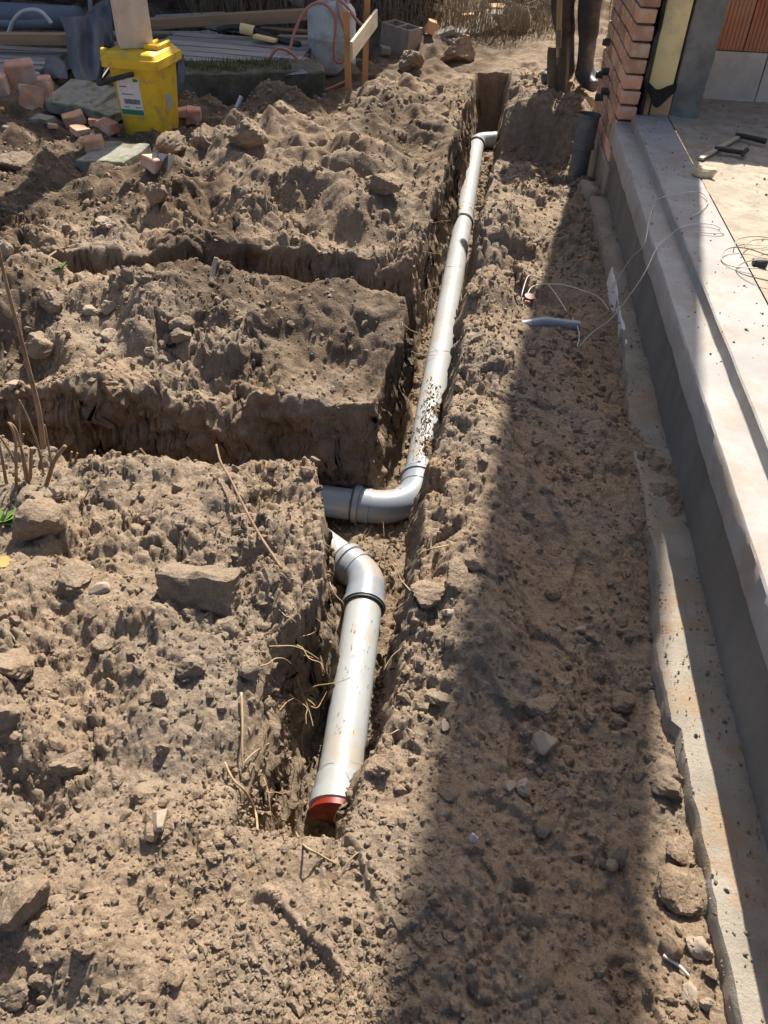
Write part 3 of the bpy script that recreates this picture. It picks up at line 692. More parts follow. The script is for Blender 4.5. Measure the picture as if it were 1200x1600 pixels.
# upright grey stub pipe at the pier
sb = Vector((.60, 5.36, -.1)); st = sb+Vector((.012, .015, .43))
t = thing('stub_pipe', 'dark grey upright stub pipe with open socket beside the brick pier', 'stub pipe', sb)
def hollow(pts, r, bumps, th=.005):
    b = ringed(bmesh.new(), pts, r, bumps, cap=False); return b
ax = (st-sb).normalized()
b = hollow([sb, st], .058, [(.24, .44, .007), (.235, .262, .012), (.42, .435, .011)])
ringed(b, [st-ax*.2, st], .057, [], cap=False)
part('barrel', b, DKPVC, t, smooth=True)
part('inner_floor', ringed(bmesh.new(), [st-ax*.2, st-ax*.19], .056, []), SEAL, t)
# small pipe bits in the cross ditch on the path
g = G(850, 505)-Vector((0, 0, .026))
o = obj('small_pipe', tube([g+Vector((-.09, -.02, .015)), g+Vector((0, 0, .03)), g+Vector((.15, .03, .01))], .024, seg=14), BENDPVC, smooth=True)
tag(o, 'thin blue grey pipe half buried in the ditch across the path', 'pipe')
g = G(822, 474)
t = thing('red_cap', 'small red plastic cap on a thin pipe end in the ditch across the path', 'pipe cap', g)
part('cap', ringed(bmesh.new(), [g+Vector((0, 0, -.03)), g+Vector((.01, -.01, .04))], .022, [(.0, .015, .005)]), REDPL, t, smooth=True)
# white foam strip stood against the footing
o = obj('foam_strip', dense_box((.672, 3.38, -.025), (.014, .9, .09), .05, .005, 33, rot=(0, R(4), R(-1.0)), bev=.003), POLY)
tag(o, 'white foam strip stood on edge between footing and soil', 'foam strip')
# ---------------------------------------------------------------- things at the back of the yard
WOODO = simple('orange_timber', (.42, .22, .085), (.56, .33, .15), 3, .7, .25, 30, .003, stretch=(9, 9, .8), spec=.25)
WOODP = simple('pale_timber', (.5, .41, .29), (.64, .55, .42), 3, .75, .25, 40, .003, stretch=(1, 1, 8), spec=.25, dirt=(.3, .24, .17), dirt_amt=.4)
WOODB = simple('brown_timber', (.33, .22, .13), (.47, .33, .21), 3, .8, .3, 40, .003, stretch=(.8, 8, 8), spec=.2, rnd=.12)
WOODG = simple('grey_weathered_timber', (.27, .245, .22), (.43, .4, .37), 4, .9, .5, 60, .004, stretch=(.7, 10, 10), spec=.15, rnd=.15)
POSTW = simple('planed_post_timber', (.62, .5, .39), (.74, .63, .51), 2, .75, .2, 30, .002, stretch=(8, 8, .6), spec=.2, dirt=(.4, .31, .22), dirt_amt=.3, dscale=9)
YELPL = simple('yellow_plastic', (.76, .48, .02), (.84, .55, .03), 2, .45, .1, 60, .002, dirt=(.34, .27, .13), dirt_amt=.6, dscale=13, spec=.45)
BLKPL = simple('black_plastic', (.014, .014, .015), (.035, .035, .035), 6, .45, .1, 60, .002)
PAPER = simple('label_paper', (.72, .7, .68), (.8, .78, .77), 8, .6, .05, 60, .001)
PRINTK = simple('label_print_black', (.03, .03, .03), (.06, .06, .06), 8, .7, 0)
PRINTG = simple('label_print_green', (.02, .2, .1), (.03, .25, .14), 8, .6, 0)
TANKM = simple('tank_paint', (.45, .49, .5), (.56, .59, .6), 3, .5, .15, 50, .002, dirt=(.25, .24, .21), dirt_amt=.6, dscale=7)
HOSEM = simple('salmon_hose', (.42, .17, .12), (.55, .26, .19), 6, .5, .1, 50, .002, dirt=(.34, .25, .19), dirt_amt=.5)
TARPM = simple('grey_sheet', (.2, .225, .255), (.31, .335, .365), 3, .55, .3, 12, .01, dirt=(.27, .26, .25), dirt_amt=.5, dscale=5)
BLUEM = simple('blue_grey_roll', (.11, .14, .18), (.16, .19, .235), 4, .6, .2, 30, .003, dirt=(.22, .21, .2), dirt_amt=.4)
STONE = simple('mossy_paving', (.21, .2, .17), (.35, .335, .29), 10, .93, .7, 110, .004, dirt=(.11, .12, .04), dirt_amt=.75, dscale=7, spec=.15)
EDGEM = simple('old_concrete_beam', (.09, .085, .07), (.2, .185, .155), 9, .95, .9, 80, .008, dirt=(.07, .085, .03), dirt_amt=.7, dscale=6, spec=.1)
PINKBR = simple('pale_pink_brick', (.5, .27, .19), (.62, .4, .31), 6, .9, .4, 100, .003, dirt=(.66, .56, .48), dirt_amt=.6, dscale=7, rnd=.12, spec=.2)
LEAFM = simple('fresh_leaf', (.1, .2, .03), (.2, .32, .06), 8, .6, .1, 60, .002)
GRASSM = simple('grass_blades', (.06, .085, .02), (.16, .17, .06), 14, .8, 0, spec=.2, world_coord=True)
STRAW = simple('dry_straw', (.15, .115, .07), (.32, .26, .17), 14, .85, 0, spec=.2, world_coord=True)
TWIG = simple('brown_twig', (.16, .1, .06), (.33, .23, .15), 20, .8, .3, 150, .002, spec=.2)
ROOTM = simple('root', (.25, .17, .095), (.45, .33, .2), 20, .85, 0, spec=.15, world_coord=True)
STEEL = simple('worn_steel', (.3, .29, .27), (.42, .4, .37), 8, .4, .15, 60, .002, metal=.8)
GALV = simple('dull_aluminium', (.45, .46, .48), (.6, .61, .62), 4, .45, .1, 60, .002, metal=.3, dirt=(.3, .27, .22), dirt_amt=.5)

def gpt(x, y, dz=0): return Vector((x, y, float(gz(x, y)[0])+dz))
def onground(px, py, dz=0):
    g = G(px, py); g.z += dz; return g

# shed wall along the back: courses of dark bricks, upper part merged
sw = thing('shed_wall', 'old dark brick shed wall along the back of the yard', 'wall', (-4, 9.75, 0))
db = [brick_mesh('brick', .21, .1, .052, 60+i, bev=.004, jit=.0025) for i in range(3)]
for m_ in db: m_.materials.append(DARKBR)
up_ = bmesh.new(); random.seed(3)
for r_ in range(90):
    z = -.12+r_*.0625; x = -9.2+(.11 if r_ % 2 else 0)
    while x < -.75:
        if r_ < 11 and -6.4 < x < -.75 and r_ > 1:
            b = bpy.data.objects.new('brick', random.choice(db)); COL.objects.link(b); b.parent = sw
            b.location = Vector((x+.105, 9.75+random.uniform(-.004, .004), z+.026))-sw.location
            b.rotation_euler = (0, 0, random.uniform(-.01, .01))
        else: add_box(up_, (x+.105, 9.75, z+.026), (.21, .1, .052))
        x += .221
o = part('upper_brickwork', up_, DARKBR, sw); o['kind'] = 'stuff'
part('mortar_core', box((-4.97, 9.757, 2.68), (8.4, .08, 5.6)), MORTAR, sw)

# yellow caddy bin
bx_, by_ = -2.26, 5.52
bz = float(gz(bx_, by_)[0])-.015
bt = thing('yellow_bin', 'small yellow lidded bin with black handle and paper label under the timber post', 'bin', (bx_, by_, bz), R(-4)); bt.scale = (1.12,)*3
def frustum(w0, d0, w1, d1, z0, z1, rr, b=None, seg=4, cap=True, off=(0, 0)):
    b = b or bmesh.new()
    def ring(w, d, z, ox=0, oy=0):
        vs_ = []
        for cx, cy, a0 in ((w/2-rr, d/2-rr, 0), (-w/2+rr, d/2-rr, 90), (-w/2+rr, -d/2+rr, 180), (w/2-rr, -d/2+rr, 270)):
            for i in range(seg+1):
                a = R(a0+90*i/seg); vs_.append(b.verts.new((cx+rr*math.cos(a)+ox, cy+rr*math.sin(a)+oy, z)))
        return vs_
    a, c = ring(w0, d0, z0), ring(w1, d1, z1, *off); n = len(a)
    for k in range(n): b.faces.new((a[k], a[(k+1) % n], c[(k+1) % n], c[k]))
    if cap: b.faces.new(a[::-1]); b.faces.new(c)
    return b
body = frustum(.25, .27, .30, .33, 0, .40, .045)
obj('body', body, YELPL, bt, True)
lid = frustum(.345, .375, .345, .375, .385, .43, .03)
frustum(.325, .355, .30, .33, .4302, .452, .03, lid)
rim = frustum(.30, .33, .28, .31, .4522, .462, .03, lid)
ld = obj('lid', lid, YELPL, bt, True)
hg = bmesh.new()
add_box(hg, (.06, .03, .475), (.022, .16, .03), bev=.006); add_box(hg, (.13, .03, .475), (.022, .16, .03), bev=.006); add_box(hg, (.095, -.06, .475), (.09, .022, .03), bev=.006)
obj('lid_grip', hg, YELPL, ld)
obj('hinge', tube([(-.19, -.1, .44), (-.155, -.1, .44)], .026, seg=14), YELPL, bt, True)
obj('hinge_pin', tube([(-.196, -.1, .44), (-.19, -.1, .44)], .013, seg=10), BLKPL, bt, True)
hd = bmesh.new()
add_tube(hd, catmull([(-.178, -.1, .43), (-.20, -.15, .33), (-.19, -.20, .30), (-.08, -.205, .335), (.03, -.20, .365)], 5), .013, seg=8)
add_tube(hd, [(-.175, .02, .38), (-.19, -.19, .305)], .012, seg=8)
obj('handle', hd, BLKPL, bt, True)
# label on the sloping front
def frontpt(u, v, e=.0): # u -1..1 across, v height
    k = v/.40; d = (.27+(.33-.27)*k)/2; return Vector((u, -d-e, v))
def frontquad(b, u0, u1, v0, v1, e):
    q = [b.verts.new(frontpt(u, v, e)) for u, v in ((u0, v0), (u1, v0), (u1, v1), (u0, v1))]
    q2 = [b.verts.new(frontpt(u, v, e-.0008)) for u, v in ((u0, v0), (u1, v0), (u1, v1), (u0, v1))]
    b.faces.new(q)
    for k in range(4): b.faces.new((q[k], q[(k+1) % 4], q2[(k+1) % 4], q2[k]))
    return b
lab = obj('label_card', frontquad(bmesh.new(), -.105, .035, .135, .335, .0018), PAPER, bt)
for q_ in ((-.103, .033, .137, .165), (.0, .03, .315, .33), (-.1, -.085, .315, .33)): obj('green_print', frontquad(bmesh.new(), *q_, .003), PRINTG, lab)
k_ = bmesh.new(); random.seed(4); u = -.075
while u < .02:
    w = random.choice((.0022, .0035, .005)); frontquad(k_, u, u+w, .195, .222, .003); u += w+random.choice((.002, .003))
for (u0, u1, v, h) in ((-.09, -.045, .284, .006), (-.085, -.078, .264, .004), (-.082, -.012, .245, .006), (-.083, -.05, .176, .004), (-.01, .024, .176, .004), (-.084, -.05, .322, .008)):
    uu = u0
    while uu < u1:
        w = random.uniform(.003, .006); frontquad(k_, uu, min(uu+w, u1), v, v+h*random.uniform(.7, 1.1), .003); uu += w+.0015
obj('black_print', k_, PRINTK, lab)['kind'] = 'stuff'
st_ = bmesh.new()
def sidept(v, d, e): k = v/.40; w = (.25+.05*k)/2; return Vector((w+e, d, v))
q = [st_.verts.new(sidept(v, d, .002)) for v, d in ((.15, -.06), (.15, .02), (.235, .02), (.235, -.06))]; st_.faces.new(q)
bmesh.ops.solidify(st_, geom=st_.faces[:], thickness=.001)
obj('side_sticker', st_, PAPER, bt)

# timber post standing on the bin lid
o = obj('timber_post', dense_box((0, 0, 1.3), (.205, .205, 2.6), .3, .002, 71, bev=.006), POSTW)
o.location = (-2.30, 5.54, bz+.519); o.rotation_euler = (0, 0, R(28))
tag(o, 'thick pale planed timber post propped on the yellow bin lid', 'post')

# batter board: two stakes and a board
bb = thing('batter_board', 'two orange stakes with a pale board across them on the spoil heap', 'batter board', gpt(-1.08, 6.68))
part('stake', dense_box((-1.105, 6.66, .27), (.048, .048, .66), .2, .001, 72, rot=(0, R(-1.5), R(8)), bev=.002), WOODO, bb)
part('stake', dense_box((-1.055, 7.27, .26), (.048, .048, .70), .2, .001, 73, rot=(0, R(1), R(8)), bev=.002), WOODO, bb)
v0, v1 = Vector((-1.055, 6.52, .37)), Vector((-.985, 7.36, .46)); d_ = v1-v0
part('cross_board', dense_box((v0+v1)/2, (.022, d_.length, .125), .15, .0015, 74, rot=(math.asin(d_.z/d_.length), 0, -math.atan2(d_.x, d_.y)), bev=.002), WOODP, bb)

# gas bottle and its hose
tx, ty = -1.40, 7.62; tz = float(gz(tx, ty)[0])-.01
gb = thing('gas_bottle', 'grey steel gas bottle draped with a salmon hose', 'gas bottle', (tx, ty, tz)); gb.scale = (1.2, 1.2, 1.0)
prof = [(.12, 0), (.145, .012), (.165, .04), (.17, .09), (.17, .265), (.1725, .27), (.1725, .285), (.17, .29), (.17, .44), (.163, .475), (.14, .51), (.09, .535), (.05, .54), (.05, .56), (.03, .565), (.03, .60)]
obj('shell', add_lathe(bmesh.new(), prof, 36), TANKM, gb, True)
cl = bmesh.new()
for a0 in (20, 140, 260):
    add_tube(cl, [(.115*math.cos(R(a)), .115*math.sin(R(a)), .515+.14*math.sin(math.pi*(a-a0)/100)**.5 if a0 < a < a0+100 else .515) for a in np.linspace(a0, a0+100, 14)], .012, seg=8)
obj('carry_guard', cl, TANKM, gb, True)
vb = bmesh.new(); add_lathe(vb, [(.022, .6), (.03, .61), (.03, .635), (.018, .64)], 14); add_tube(vb, [(0, 0, .615), (.06, -.03, .615)], .012, seg=8)
obj('valve', vb, STEEL, gb, True)
T_ = Vector((tx, ty, tz))
def ahp(px, py, Y): return at(px, py, Y)
hose = [ahp(405, 125, 7.0), ahp(416, 104, 7.02), ahp(430, 78, 7.05), ahp(447, 78, 7.08), ahp(464, 92, 7.1), ahp(468, 105, 7.1), ahp(455, 100, 7.15), ahp(445, 97, 7.2), ahp(452, 80, 7.25), ahp(462, 45, 7.32), ahp(478, 15, 7.42), ahp(498, 4, 7.44), ahp(515, 12, 7.43), ahp(524, 35, 7.43), ahp(521, 80, 7.43), ahp(527, 97, 7.42), ahp(538, 92, 7.43), ahp(541, 60, 7.43), ahp(532, 25, 7.43), ahp(528, 2, 7.5), ahp(540, 8, 7.5), ahp(556, 30, 7.52), ahp(566, 40, 7.53)]
o = obj('gas_hose', tube(catmull(hose, 7), .0125, seg=10), HOSEM, smooth='all'); tag(o, 'salmon rubber hose looped over the grey gas bottle', 'hose')
h2 = [ahp(488, 85, 7.42), ahp(486, 95, 7.4), ahp(476, 92, 7.3), ahp(468, 104, 7.2), ahp(480, 94, 7.2), ahp(494, 97, 7.22), ahp(505, 112, 7.2), gpt(-1.43, 7.15, .02), gpt(-1.2, 7.3, .02)]
o = obj('gas_hose', tube(catmull(h2, 7), .0115, seg=10), HOSEM, smooth='all'); tag(o, 'short salmon hose end curled on the ground at the foot of the gas bottle', 'hose')

# pallets
def pallet(name, label, loc, rz, L, W, n, tilt=0, h=.13):
    t = thing(name, label, 'pallet', loc, group=None); t.rotation_euler = (tilt, 0, rz)
    w = W/n*.78
    me = bpy.data.meshes.new('plank'); b = dense_box((0, 0, 0), (L, w, .022), .12, .003, 80, bev=.002); bmesh.ops.recalc_face_normals(b, faces=b.faces[:]); b.to_mesh(me); b.free(); me.materials.append(WOODG)
    for i in range(n):
        p = bpy.data.objects.new('plank', me); COL.objects.link(p); p.parent = t
        p.location = (random.uniform(-.02, .02), -W/2+W*(i+.5)/n, h-.011); p.rotation_euler = (random.uniform(-.02, .02), random.uniform(-.008, .008), random.uniform(-.012, .012)+(math.pi if i % 2 else 0))
    for x_ in (-L/2+.06, 0, L/2-.06):
        obj('bearer', dense_box((x_, 0, h/2-.014), (.09, W, h-.032), .2, .003, 81), WOODG, t)
    return t
random.seed(12)
pallet('pallet', 'big grey weathered pallet lying behind the yellow bin', (-2.22, 7.32, .05), R(-5), 1.3, .95, 6, R(2))
pallet('pallet', 'grey pallet at the far left below the brown beam', (-4.12, 6.72, .0), R(3), 1.2, .9, 6, R(0))
def beam(label, a, b, w, h, mat, name='timber_beam', cat='beam', roll=0, amp=.003, group=None):
    a, b = Vector(a), Vector(b); d = b-a
    bm = dense_box((0, 0, 0), (d.length, w, h), .25, amp, random.randint(1, 99), bev=.004)
    o = obj(name, bm, mat); o.location = (a+b)/2
    o.rotation_mode = 'QUATERNION'
    o.rotation_quaternion = d.to_track_quat('X', 'Z') @ Quaternion((1, 0, 0), roll)
    return tag(o, label, cat, group)
beam('long brown squared beam lying across the back behind the big pallet', (-3.3, 7.95, .2), (-1.62, 8.35, .32), .1, .085, WOODB)
beam('brown squared beam at the far left above the grey pallet', (-4.9, 6.75, .22), (-3.42, 7.02, .24), .1, .08, WOODB)
beam('grey sawn plank lying behind the hollow block', (-1.35, 9.45, .1), (-.42, 9.05, .03), .17, .05, WOODG)
beam('short brown plank end lying behind the gas bottle', (-1.95, 8.35, .06), (-1.5, 8.4, .06), .07, .06, WOODB)
beam('round pale pole leaning against the shed wall', (-2.9, 9.6, .55), (-2.0, 9.3, .24), .06, .06, WOODG, 'pole', 'pole')
beam('thin upright stick standing against the shed wall', (-4.0, 8.6, .0), (-3.92, 8.7, .95), .035, .035, WOODG, 'stick', 'stick')
beam('dark short timber block at the pallet corner', (-1.75, 7.22, .1), (-1.55, 7.2, .1), .12, .14, WOODG, 'timber_block', 'timber')
# rolls, hoses
def pipething(name, label, cat, pts, r, m, seg=12, n=7): return tag(obj(name, tube(catmull(pts, n), r, seg=seg), m, smooth='all'), label, cat)
pipething('roll', 'thick blue grey plastic roll at the far left in front of the shed wall', 'roll', [(-5.6, 8.0, .2), (-4.6, 7.95, .22), (-3.75, 7.85, .24)], .1, BLUEM, 20)
pipething('roll', 'thin blue grey roll lying in front of the thick roll', 'roll', [(-4.3, 7.3, .26), (-4.0, 7.28, .27), (-3.72, 7.25, .3)], .035, BLUEM)
pipething('conduit', 'grey conduit bent into an arch at the far left', 'conduit', [ahp(2, 58, 7.2), ahp(13, 52, 7.2), ahp(20, 35, 7.2), ahp(33, 20, 7.2), ahp(50, 15.5, 7.2), ahp(66, 20, 7.2), ahp(81, 37, 7.2)], .018, GALV)
pipething('conduit', 'bent grey conduit lying on soil right of the yellow bin', 'conduit', [ahp(300, 184, 5.9), ahp(330, 184, 5.92), ahp(358, 182, 5.95), ahp(368, 172, 6.0), ahp(377, 151, 6.05)], .017, GALV)
pipething('black_hose', 'thick black hose running behind the big pallet', 'hose', [ahp(340, 48, 7.7), ahp(362, 43, 7.7), ahp(395, 47, 7.7), ahp(430, 60, 7.6), ahp(468, 70, 7.5)], .026, BLKPL)
o = obj('yellow_sleeve', tube([ahp(376, 44, 7.7), ahp(397, 48.5, 7.7)], .042, seg=16), YELINS, smooth=True); tag(o, 'pale yellow foam sleeve around the black hose', 'sleeve')
o = obj('yellow_board', dense_box(ahp(415, 60, 7.55), (.2, .08, .02), .08, .004, 5, rot=(0, .1, -.2)), YELINS); tag(o, 'strip of yellow insulation lying beside the black hose', 'board')
# tarp
def sheet(pts, nu, nv, m, name, label, seed, amp=.02, cat='sheet', thick=.004):
    """pts: rows of control points in 3d, refined with noise folds"""
    rows = [catmull(r_, nu) for r_ in pts]; cols = list(zip(*rows)); grid = [catmull(c, nv) for c in cols]
    b = bmesh.new(); vs_ = []
    for i, c in enumerate(grid):
        row = []
        for j, p in enumerate(c):
            n_ = float(fbm(np.array([i*.09]), np.array([j*.09]), .5, 4, seed)[0])*amp
            row.append(b.verts.new(p+Vector((n_*.4, -n_, n_*.5))))
        vs_.append(row)
    for i in range(len(vs_)-1):
        for j in range(len(vs_[0])-1): b.faces.new((vs_[i][j], vs_[i+1][j], vs_[i+1][j+1], vs_[i][j+1]))
    bmesh.ops.solidify(b, geom=b.faces[:], thickness=thick)
    return tag(obj(name, b, m, smooth='all'), label, cat)
sheet([[ahp(92, 25, 7.0), ahp(112, 26, 6.85), ahp(132, 25, 6.95), ahp(150, 30, 6.9), ahp(163, 32, 7.0)],
       [ahp(103, 55, 6.85), ahp(116, 55, 6.72), ahp(134, 58, 6.85), ahp(148, 60, 6.75), ahp(162, 65, 6.85)],
       [ahp(106, 92, 6.65), ahp(120, 92, 6.55), ahp(136, 95, 6.65), ahp(150, 95, 6.55), ahp(164, 98, 6.65)],
       [ahp(118, 124, 6.35), ahp(130, 126, 6.32), ahp(144, 126, 6.35), ahp(156, 124, 6.3), ahp(168, 122, 6.35)]], 9, 9, TARPM, 'tarp', 'large grey plastic sheet bunched up behind the yellow bin', 17, .015, 'tarp')
sheet([[ahp(128, 28, 7.3), ahp(148, 8, 7.35), ahp(170, -8, 7.4)], [ahp(140, 40, 7.2), ahp(155, 30, 7.2), ahp(175, 25, 7.25)], [ahp(155, 75, 7.0), ahp(162, 72, 7.0), ahp(178, 70, 7.0)]], 10, 10, TARPM, 'tarp', 'darker grey sheet leaning up behind the timber post', 27, .04, 'tarp')
sheet([[ahp(72, 90, 6.5), ahp(84, 86, 6.5), ahp(100, 95, 6.5)], [ahp(69, 105, 6.4), ahp(86, 104, 6.35), ahp(105, 110, 6.42)], [ahp(69, 120, 6.3), ahp(88, 123, 6.25), ahp(106, 124, 6.3)]], 8, 8, TARPM, 'tarp', 'small grey flap of sheet left of the large bunched sheet', 37, .02, 'tarp')
sheet([[ahp(415, 106, 6.95), ahp(435, 104, 6.95), ahp(460, 104, 6.95)], [ahp(412, 112, 6.8), ahp(440, 110, 6.8), ahp(472, 108, 6.8)], [ahp(408, 117, 6.66), ahp(440, 119, 6.66), ahp(482, 114, 6.66)]], 8, 6, simple('pale_blue_sheet', (.32, .36, .42), (.45, .48, .53), 5, .6, .2, 20, .004, dirt=(.3, .28, .25)), 'plastic_sheet', 'crumpled pale blue sheet lying on the mossy concrete beam', 47, .03, 'sheet')
sheet([[ahp(279, 85, 6.2), ahp(287, 85, 6.2)], [ahp(277, 110, 6.1), ahp(290, 112, 6.1)], [ahp(276, 140, 5.95), ahp(286, 142, 5.95)]], 8, 8, BLUEM, 'plastic_sheet', 'strip of blue grey sheet standing just right of the yellow bin', 57, .02, 'sheet')
# mossy concrete beam with grass on it
p0, p1 = Vector((-2.28, 6.42, 0)), Vector((-1.36, 6.78, 0)); dd = (p1-p0).normalized(); nn_ = Vector((-dd.y, dd.x, 0)); ce = (p0+p1)/2+nn_*.17
o = obj('concrete_beam', dense_box((0, 0, .03), ((p1-p0).length+.1, .42, .3), .04, .014, 91, bev=.012), EDGEM, smooth=True); o.location = ce; o.rotation_euler = (0, 0, math.atan2(dd.y, dd.x))
tag(o, 'dark mossy concrete beam with grass on top behind the spoil heap', 'concrete beam')
def blades(name, label, centre_fn, n, h0, h1, w, m, seed, lean=.5, kindstuff=True, cat=None, droop=0):
    r_ = np.random.default_rng(seed); V = []; T = []
    for i in range(n):
        p = centre_fn(r_); a = r_.uniform(0, 6.283); h = r_.uniform(h0, h1); l = r_.uniform(0, lean)*h; b_ = r_.uniform(0, 6.283)
        d = np.array([math.cos(b_), math.sin(b_), 0])*l; sx = np.array([math.cos(a), math.sin(a), 0])*w*r_.uniform(.6, 1.3)
        base = np.array(p); k = len(V)
        V += [base-sx, base+sx, base+d*.35+np.array([0, 0, h*.6])-sx*.7, base+d*.35+np.array([0, 0, h*.6])+sx*.7, base+d+np.array([0, 0, h*(1-droop*r_.uniform(0, 1))])]
        T += [(k, k+1, k+3), (k, k+3, k+2), (k+2, k+3, k+4)]
    me = tri_mesh(name, np.array(V), np.array(T)); me.materials.append(m)
    o = bpy.data.objects.new(name, me); COL.objects.link(o)
    return tag(o, label, cat, kind='stuff' if kindstuff else None)
def on_beam(r_):
    u = r_.uniform(-.52, .3)**1; v = r_.uniform(-.18, .2); p = ce+dd*u+nn_*v; return (p.x, p.y, .17)
blades('grass', 'short green grass growing on the mossy concrete beam', on_beam, 1500, .015, .06, .003, GRASSM, 3, 1.0)
blades('dry_grass', 'dry straw and brown stalks along the foot of the back wall', lambda r_: (lambda x, y: (x, y, float(0.02)))(r_.uniform(-3.2, .6), r_.uniform(9.1, 9.68)), 1700, .2, .75, .004, STRAW, 8, .9, droop=.8)
def on_bank(r_):
    x = r_.uniform(-.9, 1.2); y = r_.uniform(9.8, 10.9); return (x, y, float(gz(x, y)[0]))
blades('dry_grass', 'dry brown stalks on the bank behind the rubble', on_bank, 500, .05, .22, .004, STRAW, 9, 1.0, droop=.8)
def on_yard(r_):
    x = r_.uniform(-3.2, -1.3); y = r_.uniform(7.8, 9.3); return (x, y, float(gz(x, y)[0]))
blades('weeds', 'low weeds and straw on the ground behind the pallets', on_yard, 900, .03, .16, .004, GRASSM, 10, 1.0)
# paving slabs, bricks, rubble
def slabthing(label, px, py, s, rot, seed, m=STONE, name='paving_slab', cat='paving slab', amp=.006, step=.035, dz=0, group=None):
    p = onground(px, py); o = obj(name, dense_box((0, 0, s[2]*.42+dz), s, step, amp, seed, bev=min(s)*.08), m); o.location = p; o.rotation_euler = rot
    return tag(o, label, cat, group)
slabthing('mossy grey paving slab tilted on another slab left of the bin', 133, 168, (.38, .36, .085), (R(12), R(4), R(-10)), 1, dz=.02)
slabthing('plain grey paving slab lying under the mossy slab', 172, 172, (.3, .4, .06), (R(3), R(8), R(-14)), 2)
slabthing('grey paving slab half sunk in the soil in front of the bin', 182, 256, (.32, .34, .08), (R(3), R(-3), R(-9)), 3)
slabthing('thin grey slate slab leaning behind the mossy slab', 165, 122, (.34, .25, .03), (R(20), R(12), R(-25)), 4, dz=.05)
def rubble(label, px, py, s, rot, seed, m=BRICK, amp=.009, group=None, dz=0):
    return slabthing(label, px, py, s, rot, seed, m, 'loose_brick', 'brick', amp, .025, dz, group)
rubble('broken red brick lying against the mossy slab', 119, 193, (.14, .1, .07), (R(8), R(-12), R(25)), 5)
rubble('pale crumbly brick piece in front of the broken red brick', 125, 208, (.1, .09, .04), (R(10), R(5), R(50)), 6, PINKBR)
rubble('red brick half lying between the slabs and the bin', 168, 205, (.12, .1, .075), (0, R(8), R(-20)), 7)
rubble('small red brick lump beside the brick half', 148, 196, (.06, .05, .04), (0, 0, .4), 8)
rubble('orange brick half lying on the sunken grey slab', 151, 236, (.11, .1, .09), (R(4), R(-6), R(18)), 9)
rubble('pink brick fragment right of the sunken grey slab', 238, 262, (.12, .09, .07), (R(-8), R(10), R(-30)), 10, PINKBR)
rubble('orange brick half lying right of the bin beside the conduit', 302, 190, (.1, .1, .1), (R(5), R(8), R(20)), 11)
rubble('flat orange brick piece tucked behind the bin foot', 288, 180, (.1, .08, .05), (0, 0, .3), 12)
rubble('big brown tile shard standing at the left rubble', 50, 168, (.16, .03, .15), (R(-15), R(10), R(10)), 13)
rubble('mossy red tile shard leaning at the left rubble', 72, 158, (.13, .04, .13), (R(-20), R(-20), R(-15)), 14)
rubble('pink tile shard leaning on the mossy slab', 82, 174, (.17, .03, .1), (R(-25), R(-35), R(-30)), 15, PINKBR)
rubble('flat grey mortar piece in front of the tile shards', 68, 190, (.14, .1, .03), (R(5), 0, R(-10)), 16, STONE)
rubble('small curved clay piece in front of the flat mortar piece', 82, 200, (.06, .05, .025), (0, .2, .6), 17, PINKBR)
def pile():
    for i, (x, y, z, s, rz, lab) in enumerate([(-3.62, 5.88, .1, (.34, .2, .2), .25, 'lowest pale pink block of the stack at the left edge'), (-3.7, 5.9, .29, (.28, .2, .17), .1, 'upper pale pink block of the stack at the left edge'), (-3.42, 6.06, .14, (.2, .18, .24), .5, 'pale pink block standing behind the stack at the left edge'), (-3.28, 6.1, .08, (.1, .12, .16), .3, 'small pink block end right of the stack at the left edge')]):
        o = obj('clay_block', dense_box((0, 0, 0), s, .05, .006, 20+i, bev=.01), PINKBR); o.location = (x, y, z); o.rotation_euler = (.05, -.06, rz); tag(o, lab, 'clay block')
pile()
o = obj('aluminium_channel', prism([(-.09, 0), (.09, 0), (.09, .09), (.084, .09), (.084, .006), (-.084, .006), (-.084, .09), (-.09, .09)], -.07, .07), GALV)
o.scale = (.6,)*3; o.location = onground(258, 250, -.01); o.rotation_euler = (R(70), R(0), R(-12)); tag(o, 'dull aluminium channel offcut standing in soil near the bin', 'metal profile')
pipething('bottle', 'clear blue plastic bottle in the rubble at the left', 'bottle', [ahp(55, 142, 6.2), ahp(56, 128, 6.2), ahp(55, 113, 6.2)], .032, simple('blue_plastic', (.3, .35, .6), (.45, .5, .7), 5, .3, .1, 40, .003), 12)
